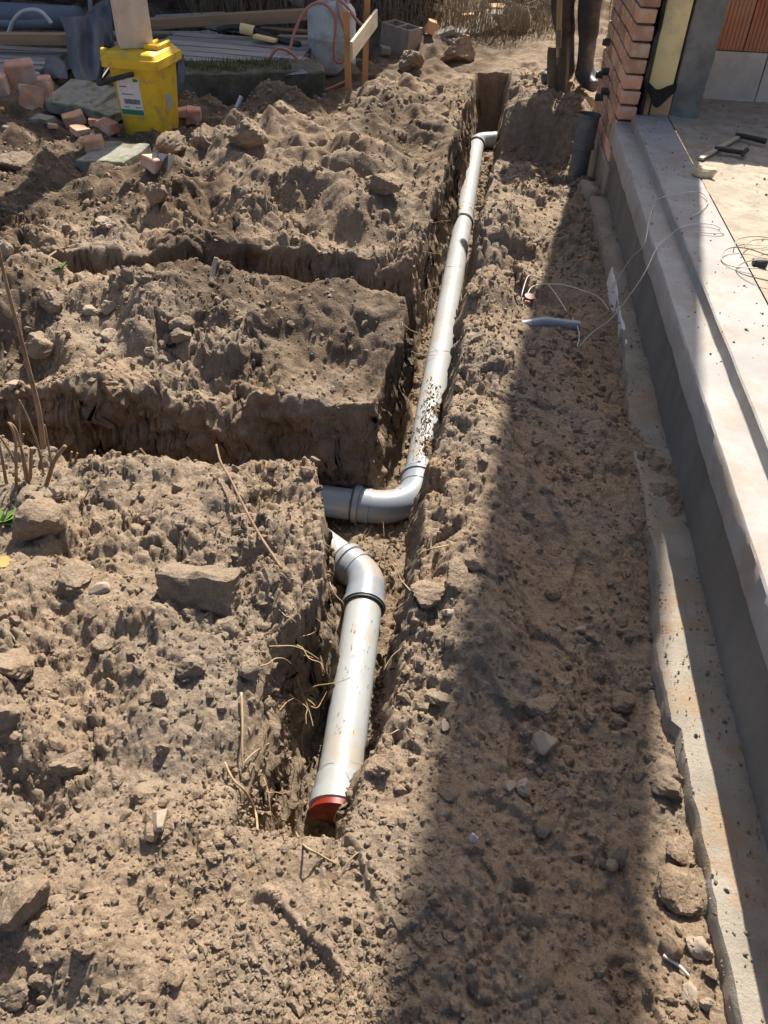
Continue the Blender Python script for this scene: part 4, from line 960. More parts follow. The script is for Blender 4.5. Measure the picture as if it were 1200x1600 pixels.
# hollow block
def hollow_block():
    b = bmesh.new(); w, d, h, t = .2, .39, .19, .03
    for c, s in (((0, -d/2+t/2, 0), (w, t, h)), ((0, d/2-t/2, 0), (w, t, h)), ((0, 0, 0), (w-2*t, t, h-.004)), ((-w/2+t/2, 0, 0), (t, d-2*t, h-.003)), ((w/2-t/2, 0, 0), (t, d-2*t, h-.003))): add_box(b, c, s, bev=.003)
    return b
o = obj('hollow_block', hollow_block(), CONC); o.location = Vector((-.93, 8.75, .06)); o.rotation_euler = (R(6), R(0), R(62)); o.scale = (1.15, .85, 1.5)
tag(o, 'grey hollow concrete block standing on end behind the spoil heap', 'concrete block')
for i, (px, py, s, rot, m, lab) in enumerate([(740, 52, (.45, .22, .06), (R(25), R(-15), R(25)), STONE, 'light grey slab fragment lying on the rubble pile'), (770, 42, (.2, .18, .12), (R(5), 0, .3), STONE, 'grey stone block beside the slab fragment on the rubble pile'), (800, 50, (.26, .05, .24), (R(-20), R(12), R(10)), STONE, 'upright grey slab standing at the right of the rubble pile'), (715, 60, (.18, .12, .05), (R(15), 0, -.2), CONC, 'small pale concrete piece left of the rubble pile'), (695, 60, (.2, .1, .05), (R(10), R(-20), .3), STONE, 'grey stone sliver right of the hollow block'), (668, 55, (.09, .07, .12), (.2, .3, .4), BRICK, 'orange brick piece right of the hollow block'), (730, 38, (.14, .09, .07), (0, 0, .3), BRICK, 'red brick piece behind the slab fragment'), (775, 28, (.2, .12, .1), (.2, .1, .5), BRICK, 'rusty red rubble lump at the back of the pile'), (790, 38, (.26, .05, .04), (0, R(-15), .2), WOODG, 'short board lying over the rubble pile'), (600, 88, (.1, .08, .06), (.1, .2, .4), STONE, 'small stone at the foot of the second stake')]):
    slabthing(lab, px, py, s, rot, 40+i, m, 'rubble_piece', 'rubble', .008, .04, dz=.03)

# clamp, foam lump and wire coil on the floor
FZ = .426
c0, c1 = P(1094, 248, FZ+.012), P(1160, 210, FZ+.012)
t = thing('bar_clamp', 'bar clamp with black handles lying on the house floor', 'clamp', c0)
d_ = (c1-c0); L = d_.length; an = math.atan2(d_.y, d_.x)
part('bar', box((c0+c1)/2, (L, .026, .010), rot=(0, 0, an), bev=.001), simple('clamp_bar', (.4, .33, .24), (.5, .42, .32), 5, .6, .1, 40, .002), t)
e0, e1 = P(1150, 210, FZ+.02), P(1197, 221, FZ+.02)
part('fixed_jaw', tube([e0, e0.lerp(e1, .3), e1], .02, seg=8, rs=[.010, .013, .014]), BLKPL, t, smooth=True)
f0, f1 = P(1117, 231, FZ+.02), P(1160, 238, FZ+.02)
part('sliding_jaw', tube([f0, f0.lerp(f1, .25), f1], .018, seg=8, rs=[.010, .013, .013]), BLKPL, t, smooth=True)
s0, s1 = P(1160, 241, FZ+.02), P(1167, 234, FZ+.02)
part('screw_handle', tube([s0, s1], .012, seg=8), BLKPL, t, smooth=True)
def wire(pts, r, name, label, m, cat='wire', n=8): return tag(obj(name, tube(catmull(pts, n), r, seg=6), m, smooth='all'), label, cat)
WIREM = simple('white_wire', (.5, .47, .42), (.66, .63, .58), 20, .5, 0)
GWIRE = simple('olive_wire', (.2, .19, .12), (.34, .31, .2), 20, .5, 0)
LZ = .397
wire([P(958, 448, .06), P(985, 405, .18), P(1006, 383, .392), P(1014, 345, LZ), P(1021, 322, LZ), P(1032, 310, .43), P(1055, 303, .442), P(1090, 300, .442), P(1106, 310, .442), P(1104, 320, .442), P(1090, 333, .442), P(1080, 337, .442)], .0022, 'thin_wire', 'upper white wire looping over the slab edge and down to the footing', WIREM)
wire([P(902, 545, .03), P(925, 520, .1), P(955, 498, .16), P(985, 460, .28), P(1008, 425, .36), P(1028, 385, .398), P(1050, 365, .42), P(1065, 355, .442), P(1085, 350, .442), P(1115, 351, .442), P(1131, 362, .44), P(1118, 365, .44), P(1085, 362, .44)], .0022, 'thin_wire', 'lower white wire running from soil over the slab edge onto the curb', WIREM)
def gz_pts(l): return [G(a, b)+Vector((0, 0, h)) for a, b, h in l]
wire(gz_pts([(812, 478, .01), (815, 470, .06), (822, 460, .1), (840, 462, .09), (860, 470, .06), (885, 490, .01)]), .0022, 'thin_wire', 'white wire bent in an arch over the ditch on the path', WIREM)
wire(gz_pts([(820, 478, .02), (830, 465, .06), (870, 465, .07), (910, 470, .05), (935, 475, .03), (951, 488, .01)]), .0022, 'thin_wire', 'white wire crossing the ditch towards the foam strip', WIREM)
wire(gz_pts([(893, 500, .01), (900, 515, .02), (904, 530, .015), (901, 545, .01)]), .0022, 'thin_wire', 'short white wire end curving down the path soil', WIREM)
random.seed(8); cc = P(1185, 415, FZ)
t = thing('wire_coil', 'tangle of olive tying wire lying on the sunny floor', 'wire coil', cc)
for k in range(9):
    a0 = random.uniform(0, 6.28); rr = random.uniform(.08, .16); off = Vector((math.cos(a0), math.sin(a0), 0))*rr*.9+Vector((.08, -.02, 0)); pts = []
    for i in range(9):
        a = a0+math.pi+i*.62; pts.append(cc+off+Vector((math.cos(a)*rr*(1+.1*math.sin(i)), math.sin(a)*rr*.8, .005+.02*abs(math.sin(i*.7+k)))))
    part('wire_loop', tube(catmull(pts, 4), .0022, seg=5), GWIRE, t)
part('wire_tie', dense_box(cc+Vector((0, 0, .012)), (.05, .03, .022), .012, .004, 7), RUBBER, t)
t = obj('foam_lump', dense_box((0, 0, .015), (.09, .06, .045), .012, .014, 17, bev=.012), simple('cured_foam', (.6, .48, .27), (.72, .6, .38), 12, .9, .6, 90, .006), smooth='all'); t.location = P(1099, 276, FZ); tag(t, 'small yellowish lump of cured foam on the floor edge', 'foam lump')

# loose boards behind the pallets and small broken bits on the dark ground
rb_ = random.Random(21)
for i in range(9):
    x, y = rb_.uniform(-3.3, -1.7), rb_.uniform(7.85, 9.2); a = rb_.uniform(-.5, .5); L = rb_.uniform(.4, 1.0)
    z0_ = float(gz(x, y)[0])+.04+.02*(i % 3)
    o = beam('loose weathered board lying among the weeds behind the big pallet', (x-L/2*math.cos(a), y-L/2*math.sin(a), z0_+rb_.uniform(-.02, .06)), (x+L/2*math.cos(a), y+L/2*math.sin(a), z0_+rb_.uniform(-.02, .06)), rb_.uniform(.07, .14), .022, rb_.choice([WOODG, WOODG, WOODB, WOODP]), 'loose_board', 'board', group='loose boards behind the pallets')
for i in range(16):
    x, y = rb_.uniform(-3.6, -1.8), rb_.uniform(4.7, 6.2); s_ = rb_.uniform(.02, .05)
    o = obj('brick_fragment', dense_box((0, 0, s_*.3), (s_*1.6, s_*1.2, s_), .025, .006, 60+i, bev=.004), rb_.choice([BRICK, PINKBR, STONE, STONE])); o.location = gpt(x, y); o.rotation_euler = (rb_.uniform(-.4, .4), rb_.uniform(-.4, .4), rb_.uniform(0, 3))
    tag(o, 'small broken bit of brick or stone on the dark ground round the yellow bin', 'fragment', 'broken bits on the dark ground')
# ---------------------------------------------------------------- the worker with a spade
CLOTH = simple('dark_work_trousers', (.012, .014, .018), (.04, .042, .048), 5, .7, .5, 22, .012, dirt=(.12, .1, .075), dirt_amt=.5, dscale=6)
BOOTM = simple('rubber_boots', (.025, .03, .036), (.06, .072, .085), 4, .5, .2, 40, .003, dirt=(.16, .125, .09), dirt_amt=.6, dscale=9)
JACKM = simple('dark_green_jacket', (.03, .04, .03), (.055, .065, .05), 5, .8, .5, 20, .01)
SKINM = simple('skin', (.42, .24, .16), (.5, .3, .21), 8, .55, .15, 90, .002)
HAIRM = simple('brown_hair', (.05, .032, .02), (.09, .06, .035), 30, .7, .4, 120, .004)
SPADEW = simple('ash_handle', (.3, .2, .11), (.42, .3, .18), 4, .65, .2, 60, .002, stretch=(8, 8, .8))
SPADEB = simple('dirty_blade', (.12, .105, .085), (.2, .175, .14), 5, .6, .3, 60, .003, dirt=(.2, .15, .1), dirt_amt=.7)
def skinned(name, verts, edges, radii, m, parent, root=0, sub=2):
    me = bpy.data.meshes.new(name); me.from_pydata([tuple(v) for v in verts], edges, []); me.update()
    o = bpy.data.objects.new(name, me); COL.objects.link(o)
    md = o.modifiers.new('skin', 'SKIN'); md.use_smooth_shade = True
    for i, r_ in enumerate(radii):
        sv = me.skin_vertices[0].data[i]; sv.radius = (r_, r_) if not isinstance(r_, tuple) else r_
        sv.use_root = (i == root)
    s = o.modifiers.new('sub', 'SUBSURF'); s.levels = sub; s.render_levels = sub
    dg = bpy.context.evaluated_depsgraph_get(); dg.update()
    me2 = bpy.data.meshes.new_from_object(o.evaluated_get(dg)); bpy.data.objects.remove(o)
    me2.name = name; me2.materials.clear(); me2.materials.append(m)
    me2.polygons.foreach_set('use_smooth', [True]*len(me2.polygons))
    o = bpy.data.objects.new(name, me2); COL.objects.link(o); o.parent = parent
    if parent: o.matrix_parent_inverse = Matrix.Translation(-parent.location)
    return o
wz = float(gz(.6, 6.6)[0])
pw = thing('person', 'worker in dark trousers and rubber boots standing behind the trench with a spade', 'person', (.56, 6.6, wz))
aR, aL = Vector((.655, 6.56, wz+.10)), Vector((.53, 6.60, wz+.10))
kR, kL = Vector((.60, 6.46, wz+.50)), Vector((.42, 6.52, wz+.50))
hR, hL = Vector((.62, 6.66, wz+.93)), Vector((.44, 6.64, wz+.93))
pel = Vector((.53, 6.66, wz+.98)); wa = Vector((.51, 6.63, wz+1.12)); ch = Vector((.47, 6.55, wz+1.36)); nk = Vector((.44, 6.49, wz+1.52)); hb = Vector((.425, 6.46, wz+1.60)); ht = Vector((.41, 6.45, wz+1.74))
sR, sL = Vector((.63, 6.49, wz+1.45)), Vector((.29, 6.55, wz+1.45))
GR1, GR2 = Vector((.345, 6.33, wz+1.05)), Vector((.375, 6.35, wz+.86))           # where the hands hold the spade
eR, eL = Vector((.62, 6.30, wz+1.16)), Vector((.17, 6.43, wz+1.2))
wR, wL = GR2+Vector((.05, .01, .05)), GR1+Vector((-.05, .02, .05))
V = [pel, wa, ch, nk, hb, ht, sR, eR, wR, sL, eL, wL, hR, kR, aR, hL, kL, aL]
E = [(0, 1), (1, 2), (2, 3), (3, 4), (4, 5), (2, 6), (6, 7), (7, 8), (2, 9), (9, 10), (10, 11), (0, 12), (12, 13), (13, 14), (0, 15), (15, 16), (16, 17)]
RD = [(.10, .08), (.10, .075), (.10, .07), .05, .075, .08, .055, .042, .03, .055, .042, .03, .08, .052, .04, .08, .052, .04]
body = skinned('body', V, E, RD, SKINM, pw)
# hands: palm and five fingers closed round the shaft, joined into the body mesh
hbm = bmesh.new()
for (w_, g_, s_) in ((wR, GR2, 1), (wL, GR1, -1)):
    ax_ = Vector((.15, .05, -1)).normalized(); toG = (g_-w_).normalized()
    add_tube(hbm, [w_, w_.lerp(g_, .5), w_.lerp(g_, .8)], .03, seg=8, rs=[.027, .036, .03])
    side = ax_.cross(toG).normalized()
    for f in range(4):
        o_ = ax_*(.028-.019*f)
        L_ = (.95, 1.08, 1.0, .8)[f]
        pts = [w_.lerp(g_, .7)+o_+side*.018, g_+o_+side*.03*L_, g_+o_+toG*.03*L_, g_+o_+toG*.018-side*.026*L_]
        add_tube(hbm, catmull(pts, 3), .0085, seg=6)
    add_tube(hbm, catmull([w_.lerp(g_, .4)-side*.02+ax_*.03, g_-side*.028+ax_*.035, g_+toG*.01-side*.03+ax_*.01], 3), .010, seg=6)
# face
fd = Vector((-.75, -.6, -.28)).normalized(); hc = hb.lerp(ht, .45); sd = fd.cross(Vector((0, 0, 1))).normalized()
add_tube(hbm, [hc+fd*.07+Vector((0, 0, .02)), hc+fd*.105-Vector((0, 0, .02)), hc+fd*.08-Vector((0, 0, .035))], .01, seg=6, rs=[.008, .013, .008])
for s_ in (1, -1): add_tube(hbm, [hc+sd*s_*.074+Vector((0, 0, .025)), hc+sd*s_*.085, hc+sd*s_*.074-Vector((0, 0, .03))], .01, seg=6, rs=[.008, .014, .007])
bmesh.ops.transform(hbm, matrix=Matrix.Identity(4), verts=hbm.verts)
tmp = bmesh.new(); tmp.from_mesh(body.data); me_ = bpy.data.meshes.new('x'); bmesh.ops.recalc_face_normals(hbm, faces=hbm.faces[:]); hbm.to_mesh(me_); hbm.free(); tmp.from_mesh(me_); tmp.to_mesh(body.data); tmp.free()
eyes = bmesh.new()
for s_ in (1, -1): bmesh.ops.create_uvsphere(eyes, u_segments=8, v_segments=6, radius=.011, matrix=Matrix.Translation(hc+fd*.078+sd*s_*.03+Vector((0, 0, .025))))
part('eyes', eyes, PRINTK, pw, smooth=True)
lips = tube([hc+fd*.082-Vector((0, 0, .055))+sd*.025, hc+fd*.09-Vector((0, 0, .057)), hc+fd*.082-Vector((0, 0, .055))-sd*.025], .006, seg=6)
part('mouth', lips, simple('lips', (.36, .15, .11), (.4, .18, .13), 8, .5, 0), pw, smooth=True)
hair = bmesh.new(); bmesh.ops.create_icosphere(hair, subdivisions=3, radius=.1, matrix=Matrix.Translation(hb.lerp(ht, .68)-fd*.016))
for v in hair.verts:
    v.co += Vector(tuple((vnoise3(np.array([v.co])*60, 3)[0]*.006,)*3))
bmesh.ops.delete(hair, geom=[f for f in hair.faces if (f.calc_center_median()-hc).dot(fd) > .035 and f.calc_center_median().z < hc.z+.065 or f.calc_center_median().z < hc.z-.05], context='FACES')
part('hair', hair, HAIRM, pw, smooth=True)
skinned('jacket', [wa-Vector((0, 0, .08)), wa+Vector((0, 0, .04)), ch, nk-Vector((0, 0, .03)), sR, eR, wR.lerp(eR, .12), sL, eL, wL.lerp(eL, .12)], [(0, 1), (1, 2), (2, 3), (2, 4), (4, 5), (5, 6), (2, 7), (7, 8), (8, 9)], [(.165, .13), (.155, .12), (.18, .135), .075, .075, .058, .046, .075, .058, .046], JACKM, pw)
skinned('trousers', [pel+Vector((0, 0, .08)), pel, hR, hR.lerp(kR, .5), kR, kR.lerp(aR, .55)+Vector((.015, .02, 0)), hL, hL.lerp(kL, .5), kL, kL.lerp(aL, .55)+Vector((.015, .02, 0))],
        [(0, 1), (1, 2), (2, 3), (3, 4), (4, 5), (1, 6), (6, 7), (7, 8), (8, 9)], [(.15, .12), (.155, .125), .105, .098, .086, .074, .105, .098, .086, .074], CLOTH, pw)
for a, k, toe in ((aR, kR, Vector((.45, -.9, 0))), (aL, kL, Vector((-.98, -.2, 0)))):
    toe.normalize(); g0 = Vector((a.x, a.y, wz-.005))
    skinned('boot', [k.lerp(a, .35)+Vector((.01, .015, 0)), k.lerp(a, .7)+Vector((.006, .01, 0)), g0+Vector((0, 0, .075))+toe*.0, g0+Vector((0, 0, .05))+toe*.09, g0+Vector((0, 0, .042))+toe*.185, g0+Vector((0, 0, .045))-toe*.05],
            [(0, 1), (1, 2), (2, 3), (3, 4), (2, 5)], [.07, .064, .06, (.05, .05), (.045, .045), .045], BOOTM, pw, root=2)
b0, b1 = Vector((.475, 6.40, wz-.03)), Vector((.30, 6.31, wz+1.16))
sp = thing('spade', 'long wooden spade with dirty blade held upright by the worker', 'spade', b0)
ud = (b1-b0).normalized(); rd = Vector((.92, -.38, 0)); rd = (rd-ud*rd.dot(ud)).normalized(); fd2 = rd.cross(ud)
part('shaft', tube([b0+ud*.25, b1], .019, seg=12), SPADEW, sp, smooth=True)
part('grip', tube([b1-rd*.065, b1+rd*.065], .017, seg=10), SPADEW, sp, smooth=True)
bl = bmesh.new(); rows = []
for i in range(9):
    v = i/8; w = .082 if v > .35 else .05+.032*math.sqrt(v/.35)
    if v > .93: w = .075
    rows.append([bl.verts.new(b0+ud*(.31*v)+rd*(w*u)+fd2*(.018*(1-u*u)-.012*math.exp(-(u/.15)**2))) for u in np.linspace(-1, 1, 11)])
for a, c in zip(rows, rows[1:]):
    for q in range(10): bl.faces.new((a[q], a[q+1], c[q+1], c[q]))
bmesh.ops.solidify(bl, geom=bl.faces[:], thickness=.004)
part('blade', bl, SPADEB, sp, smooth=True)
part('blade_socket', tube([b0+ud*.2, b0+ud*.42], .022, seg=10, rs=[.014, .024]), SPADEB, sp, smooth=True)
# ---------------------------------------------------------------- stones and clods
def ico(sub):
    b = bmesh.new(); bmesh.ops.create_icosphere(b, subdivisions=sub, radius=1); b.verts.ensure_lookup_table()
    v = np.array([x.co[:] for x in b.verts]); f = np.array([[x.index for x in p.verts] for p in b.faces]); b.free(); return v, f
ICO = {k: ico(k) for k in (1, 2, 3, 4)}
def rock_shape(seed, sub, npl=8, rough=.06, soft=0.0):
    """a lump: a ball cut by random planes, then roughened"""
    r_ = np.random.default_rng(seed); v, f = ICO[sub]
    n = r_.normal(size=(npl, 3)); n /= np.linalg.norm(n, axis=1)[:, None]; d = r_.uniform(.45, .9, npl)
    q = v@n.T; t = np.where(q > .05, d[None]/np.maximum(q, .05), 9).min(1); t = np.minimum(t, 1.0)
    p = v*t[:, None]
    if rough:
        p = p*(1+rough*vnoise3(v*2.3+seed, seed)[:, None]*1.3+rough*.8*vnoise3(v*6.1+seed, seed+3)[:, None]+rough*.7*vnoise3(v*15+seed, seed+7)[:, None])
    return p, f
STN = simple('pale_stone', (.27, .215, .16), (.38, .31, .24), 7, .85, .4, 90, .003, spec=.25, dirt=(.27, .2, .14), dirt_amt=.7)
WSTN = simple('white_stone', (.5, .46, .42), (.62, .58, .53), 9, .7, .3, 90, .003)
def stone(px, py, w, label, asp=(1, .8, .7), seed=1, m=CLOD, sub=4, sink=.3, rz=None, name='soil_clod', cat='clod', group=None, rough=.085, npl=8, tilt=0):
    g = G(px, py); dist = (g-Vector((0, 0, EYE))).length
    r_ = w*dist/F_PX/2
    p, f = rock_shape(seed, sub, npl, rough); p = p*np.array(asp)*r_
    me = tri_mesh(name, p, f, smooth=True); me.materials.append(m); me.set_sharp_from_angle(angle=R(28))
    o = bpy.data.objects.new(name, me); COL.objects.link(o)
    o.location = g+Vector((0, 0, r_*asp[2]*(1-2*sink)*.9)); o.rotation_euler = (tilt, 0, rz if rz is not None else seed*1.7)
    return tag(o, label, cat, group)
BIG = [
 (240, 935, 46, 'earth-covered stone left of the flat-faced broken slab', dict(asp=(1, .7, .55), seed=4)),
 (120, 905, 66, 'flat sunlit soil clod above a pebble on the front left bank', dict(asp=(1, .8, .35), seed=5)),
 (158, 925, 34, 'smooth grey pebble beside the flat clod on the front left bank', dict(asp=(1, .7, .65), seed=6, m=STN, rough=.02, name='stone', cat='stone')),
 (55, 828, 92, 'big block of dug earth at the left edge by the bare twigs', dict(asp=(1, .8, .62), seed=7, rz=.2, npl=12, sink=.15)),
 (80, 778, 40, 'flat clod between the twigs and the big earth block', dict(asp=(1, .8, .5), seed=8)),
 (15, 1040, 70, 'cracked pale clod at the left edge', dict(asp=(1, .9, .5), seed=9)),
 (12, 1135, 80, 'largest grey clod at the left edge, halfway down', dict(asp=(.8, .9, .8), seed=10)),
 (70, 1060, 60, 'flat cracked clod right of the pale left edge clod', dict(asp=(1, .8, .4), seed=11)),
 (38, 1420, 105, 'huge dark-sided clod at the lower left edge', dict(asp=(.85, .8, .75), seed=12, npl=12, sink=.2)),
 (15, 1555, 50, 'pale clod in the lower left corner', dict(asp=(1, .8, .7), seed=13)),
 (250, 1280, 42, 'round pale stone in the crumbs left of the trench end', dict(asp=(1, .85, .7), seed=14, m=STN, rough=.04, name='stone', cat='stone')),
 (220, 1243, 44, 'flat cracked stone above the round pale stone', dict(asp=(1, .7, .5), seed=15)),
 (180, 1215, 36, 'reddish clod left of the flat cracked stone', dict(asp=(1, .7, .4), seed=16)),
 (255, 1175, 26, 'small pale clod high above the round stone', dict(asp=(.8, .7, 1), seed=17)),
 (110, 1195, 60, 'long dark clod on the left slope', dict(asp=(1, .6, .55), seed=18, rz=.4)),
 (160, 1010, 34, 'round clod in the middle of the left bank', dict(asp=(1, .9, .8), seed=19)),
 (300, 1050, 50, 'crumbly brown clod near the trench lip', dict(asp=(1, .9, .8), seed=20)),
 (250, 1095, 40, 'upright clod with dark side on the left bank', dict(asp=(.7, .7, 1), seed=21)),
 (355, 985, 46, 'brown clod below the flat-faced slab', dict(asp=(1, .8, .8), seed=22)),
 (390, 1050, 40, 'clod hanging at the trench lip', dict(asp=(1, .8, .8), seed=23)),
 (133, 1485, 36, 'oval pale clod in the lower left', dict(asp=(.75, .7, 1), seed=24)),
 (272, 1532, 36, 'oval clod left of the bottom centre', dict(asp=(1, .75, .7), seed=25)),
 (285, 1590, 44, 'light clod at the bottom edge', dict(asp=(1, .9, .7), seed=26)),
 (60, 1535, 30, 'angular pale clod near the lower left corner', dict(asp=(1, .8, .8), seed=27)),
 (215, 1590, 34, 'flat clod at the bottom edge beside the light clod', dict(asp=(1, .8, .6), seed=28)),
 (712, 905, 58, 'largest pale clod on the right trench lip, in sun', dict(asp=(1, .85, .75), seed=29, npl=12)),
 (665, 930, 62, 'pale clod lying left of the largest lip clod', dict(asp=(1, .8, .65), seed=30)),
 (738, 882, 42, 'dark flat clod behind the largest lip clod', dict(asp=(1, .6, .5), seed=31)),
 (700, 960, 24, 'small round pebble below the lip clods', dict(asp=(1, .9, .8), seed=32, m=STN, name='stone', cat='stone')),
 (683, 1095, 40, 'dark-faced clod at the shadow edge', dict(asp=(1, .8, .6), seed=33)),
 (692, 1135, 22, 'little tan pebble below the dark-faced clod', dict(asp=(1, .8, .7), seed=34, m=STN, name='stone', cat='stone')),
 (595, 1200, 50, 'flat pale clod right of the capped pipe', dict(asp=(1, .7, .5), seed=35, rz=.3)),
 (617, 1283, 24, 'small clod below the flat pale clod', dict(asp=(1, .8, .7), seed=36)),
 (855, 1168, 46, 'smooth pale stone in the shade in the middle of the path', dict(asp=(1, .9, .85), seed=37, m=STN, sink=.15, npl=12, rough=.025, name='stone', cat='stone')),
 (850, 1112, 62, 'mound-shaped clod above the smooth pale stone', dict(asp=(1, .9, .6), seed=38)),
 (829, 1198, 26, 'narrow stone left below the smooth pale stone', dict(asp=(.7, .7, 1), seed=39, m=STN, name='stone', cat='stone')),
 (797, 1231, 22, 'left one of two small grey stones on the shaded path', dict(asp=(1, .9, .8), seed=40, m=STN, name='stone', cat='stone')),
 (819, 1236, 30, 'right one of two small grey stones on the shaded path', dict(asp=(1, .85, .85), seed=41, m=STN, name='stone', cat='stone', sink=.15)),
 (739, 1313, 17, 'small white stone on the path near the bottom', dict(asp=(.8, .8, 1), seed=42, m=WSTN, name='stone', cat='stone', sink=.1)),
 (906, 985, 18, 'small grey stone in the shaded path middle', dict(asp=(1, .9, .9), seed=43, m=STN, name='stone', cat='stone')),
 (935, 1060, 40, 'dark clod beside the footing bulge', dict(asp=(.8, .8, .8), seed=44)),
 (965, 1135, 34, 'angular clod left of the footing notch', dict(asp=(1, .8, .8), seed=45)),
 (1043, 1238, 44, 'sunlit clod beside the footing notch', dict(asp=(1, .9, .8), seed=46)),
 (1060, 1392, 64, 'crumbly round clod in sun along the footing', dict(asp=(1, .9, .6), seed=47, rough=.1)),
 (1092, 1482, 40, 'angular tan stone against the footing', dict(asp=(1, .8, .75), seed=48, m=STN, name='stone', cat='stone')),
 (1075, 1555, 30, 'flat tan stone near the footing at the bottom', dict(asp=(1, .7, .7), seed=49, m=STN, name='stone', cat='stone')),
 (1103, 1570, 24, 'pointed stone at the footing at the bottom right', dict(asp=(.7, .7, 1), seed=50, m=STN, name='stone', cat='stone')),
 (1052, 1330, 50, 'flat crumbly clod in sun along the footing', dict(asp=(1, .7, .5), seed=51)),
 (595, 300, 66, 'large rounded stone on the edge of the far spoil heap', dict(asp=(1, .8, .6), seed=52, sink=.12, npl=12)),
 (443, 180, 46, 'tan earth lump on top of the spoil heap', dict(asp=(1, .8, .75), seed=53)),
 (390, 215, 62, 'largest dark lump on the spoil heap', dict(asp=(1, .8, .75), seed=54, rough=.12)),
 (320, 225, 52, 'dark crumbly lump at the left of the spoil heap', dict(asp=(1, .8, .7), seed=55, rough=.12)),
 (245, 310, 40, 'squarish dark lump standing on the left of the far bank', dict(asp=(.7, .7, 1), seed=56)),
 (162, 350, 32, 'flat pale stone on the edge of the far bank', dict(asp=(1, .7, .45), seed=57, m=STN, name='stone', cat='stone')),
 (270, 240, 50, 'clod left of the spoil heap near the metal profile', dict(asp=(1, .8, .8), seed=58, rough=.1)),
 (30, 260, 60, 'grey lump on dark ground at the far left', dict(asp=(1, .8, .5), seed=59)),
 (236, 552, 24, 'sunlit pale pebble in the hollow of the middle bank', dict(asp=(.9, .8, .8), seed=60, m=STN, name='stone', cat='stone')),
 (172, 485, 28, 'pale angular stone on the middle bank, upper one', dict(asp=(1, .8, .85), seed=61, m=STN, name='stone', cat='stone')),
 (172, 530, 28, 'rounded stone on the middle bank, below the angular one', dict(asp=(1, .9, .8), seed=62, m=STN, name='stone', cat='stone')),
 (142, 488, 22, 'small tan stone left of the pale angular stone', dict(asp=(1, .9, .8), seed=63, m=STN, name='stone', cat='stone')),
 (260, 535, 30, 'left one of the tan lumps right of the sunlit pebble', dict(asp=(1, .8, .8), seed=64)),
 (285, 530, 34, 'right one of the tan lumps right of the sunlit pebble', dict(asp=(1, .8, .8), seed=65)),
 (285, 510, 40, 'long tan lump behind the pair on the middle bank', dict(asp=(1, .6, .6), seed=66, rz=.7)),
 (20, 605, 26, 'pale flat stone at the left edge of the middle bank', dict(asp=(1, .8, .5), seed=67, m=STN, name='stone', cat='stone')),
 (60, 545, 60, 'large dark lump at the left of the middle bank', dict(asp=(1, .8, .75), seed=68)),
 (12, 400, 34, 'upright grey shard at the left edge beside the far ditch', dict(asp=(.6, .5, 1), seed=69, m=STN, name='stone', cat='stone')),
 (85, 475, 50, 'slanted dark clod on the left of the middle bank', dict(asp=(1, .7, .7), seed=70)),
 (230, 440, 40, 'dark clod at the top of the middle bank', dict(asp=(1, .8, .9), seed=71)),
 (180, 610, 60, 'crumbly lump over the near ditch', dict(asp=(1, .8, .7), seed=72, rough=.12)),
 (740, 456, 34, 'reddish flat stone on the end of the path bank', dict(asp=(1, .8, .5), seed=73, name='stone', cat='stone')),
 (790, 430, 26, 'grey clod in the ditch across the path', dict(asp=(1, .8, .6), seed=74)),
 (640, 105, 46, 'round dark clod on the soil behind the spoil heap', dict(asp=(1, .8, .9), seed=75, rough=.12)),
 (715, 90, 46, 'dark round clod in front of the rubble pile', dict(asp=(1, .9, .9), seed=76, rough=.12)),
 (1050, 1062, 34, 'half broken clod lying on the footing', dict(asp=(1, .7, .6), seed=77, sink=.1)),
 (970, 1100, 40, 'dark clod in the shade near the footing', dict(asp=(1, .9, .8), seed=78)),
 (925, 1000, 26, 'brown clod on the shaded path beside the small grey stone', dict(asp=(1, .9, .7), seed=79)),
]
g = G(312, 940); o = obj('broken_slab', dense_box((0, 0, .03), (.2, .075, .12), .01, .009, 88, bev=.01), CLOD); o.location = g; o.rotation_euler = (R(-24), R(-4), R(-3)); tag(o, 'big flat-faced broken slab standing in the front left bank', 'slab')
for px, py, w, lab, kw in BIG: stone(px, py, w, lab, **kw)
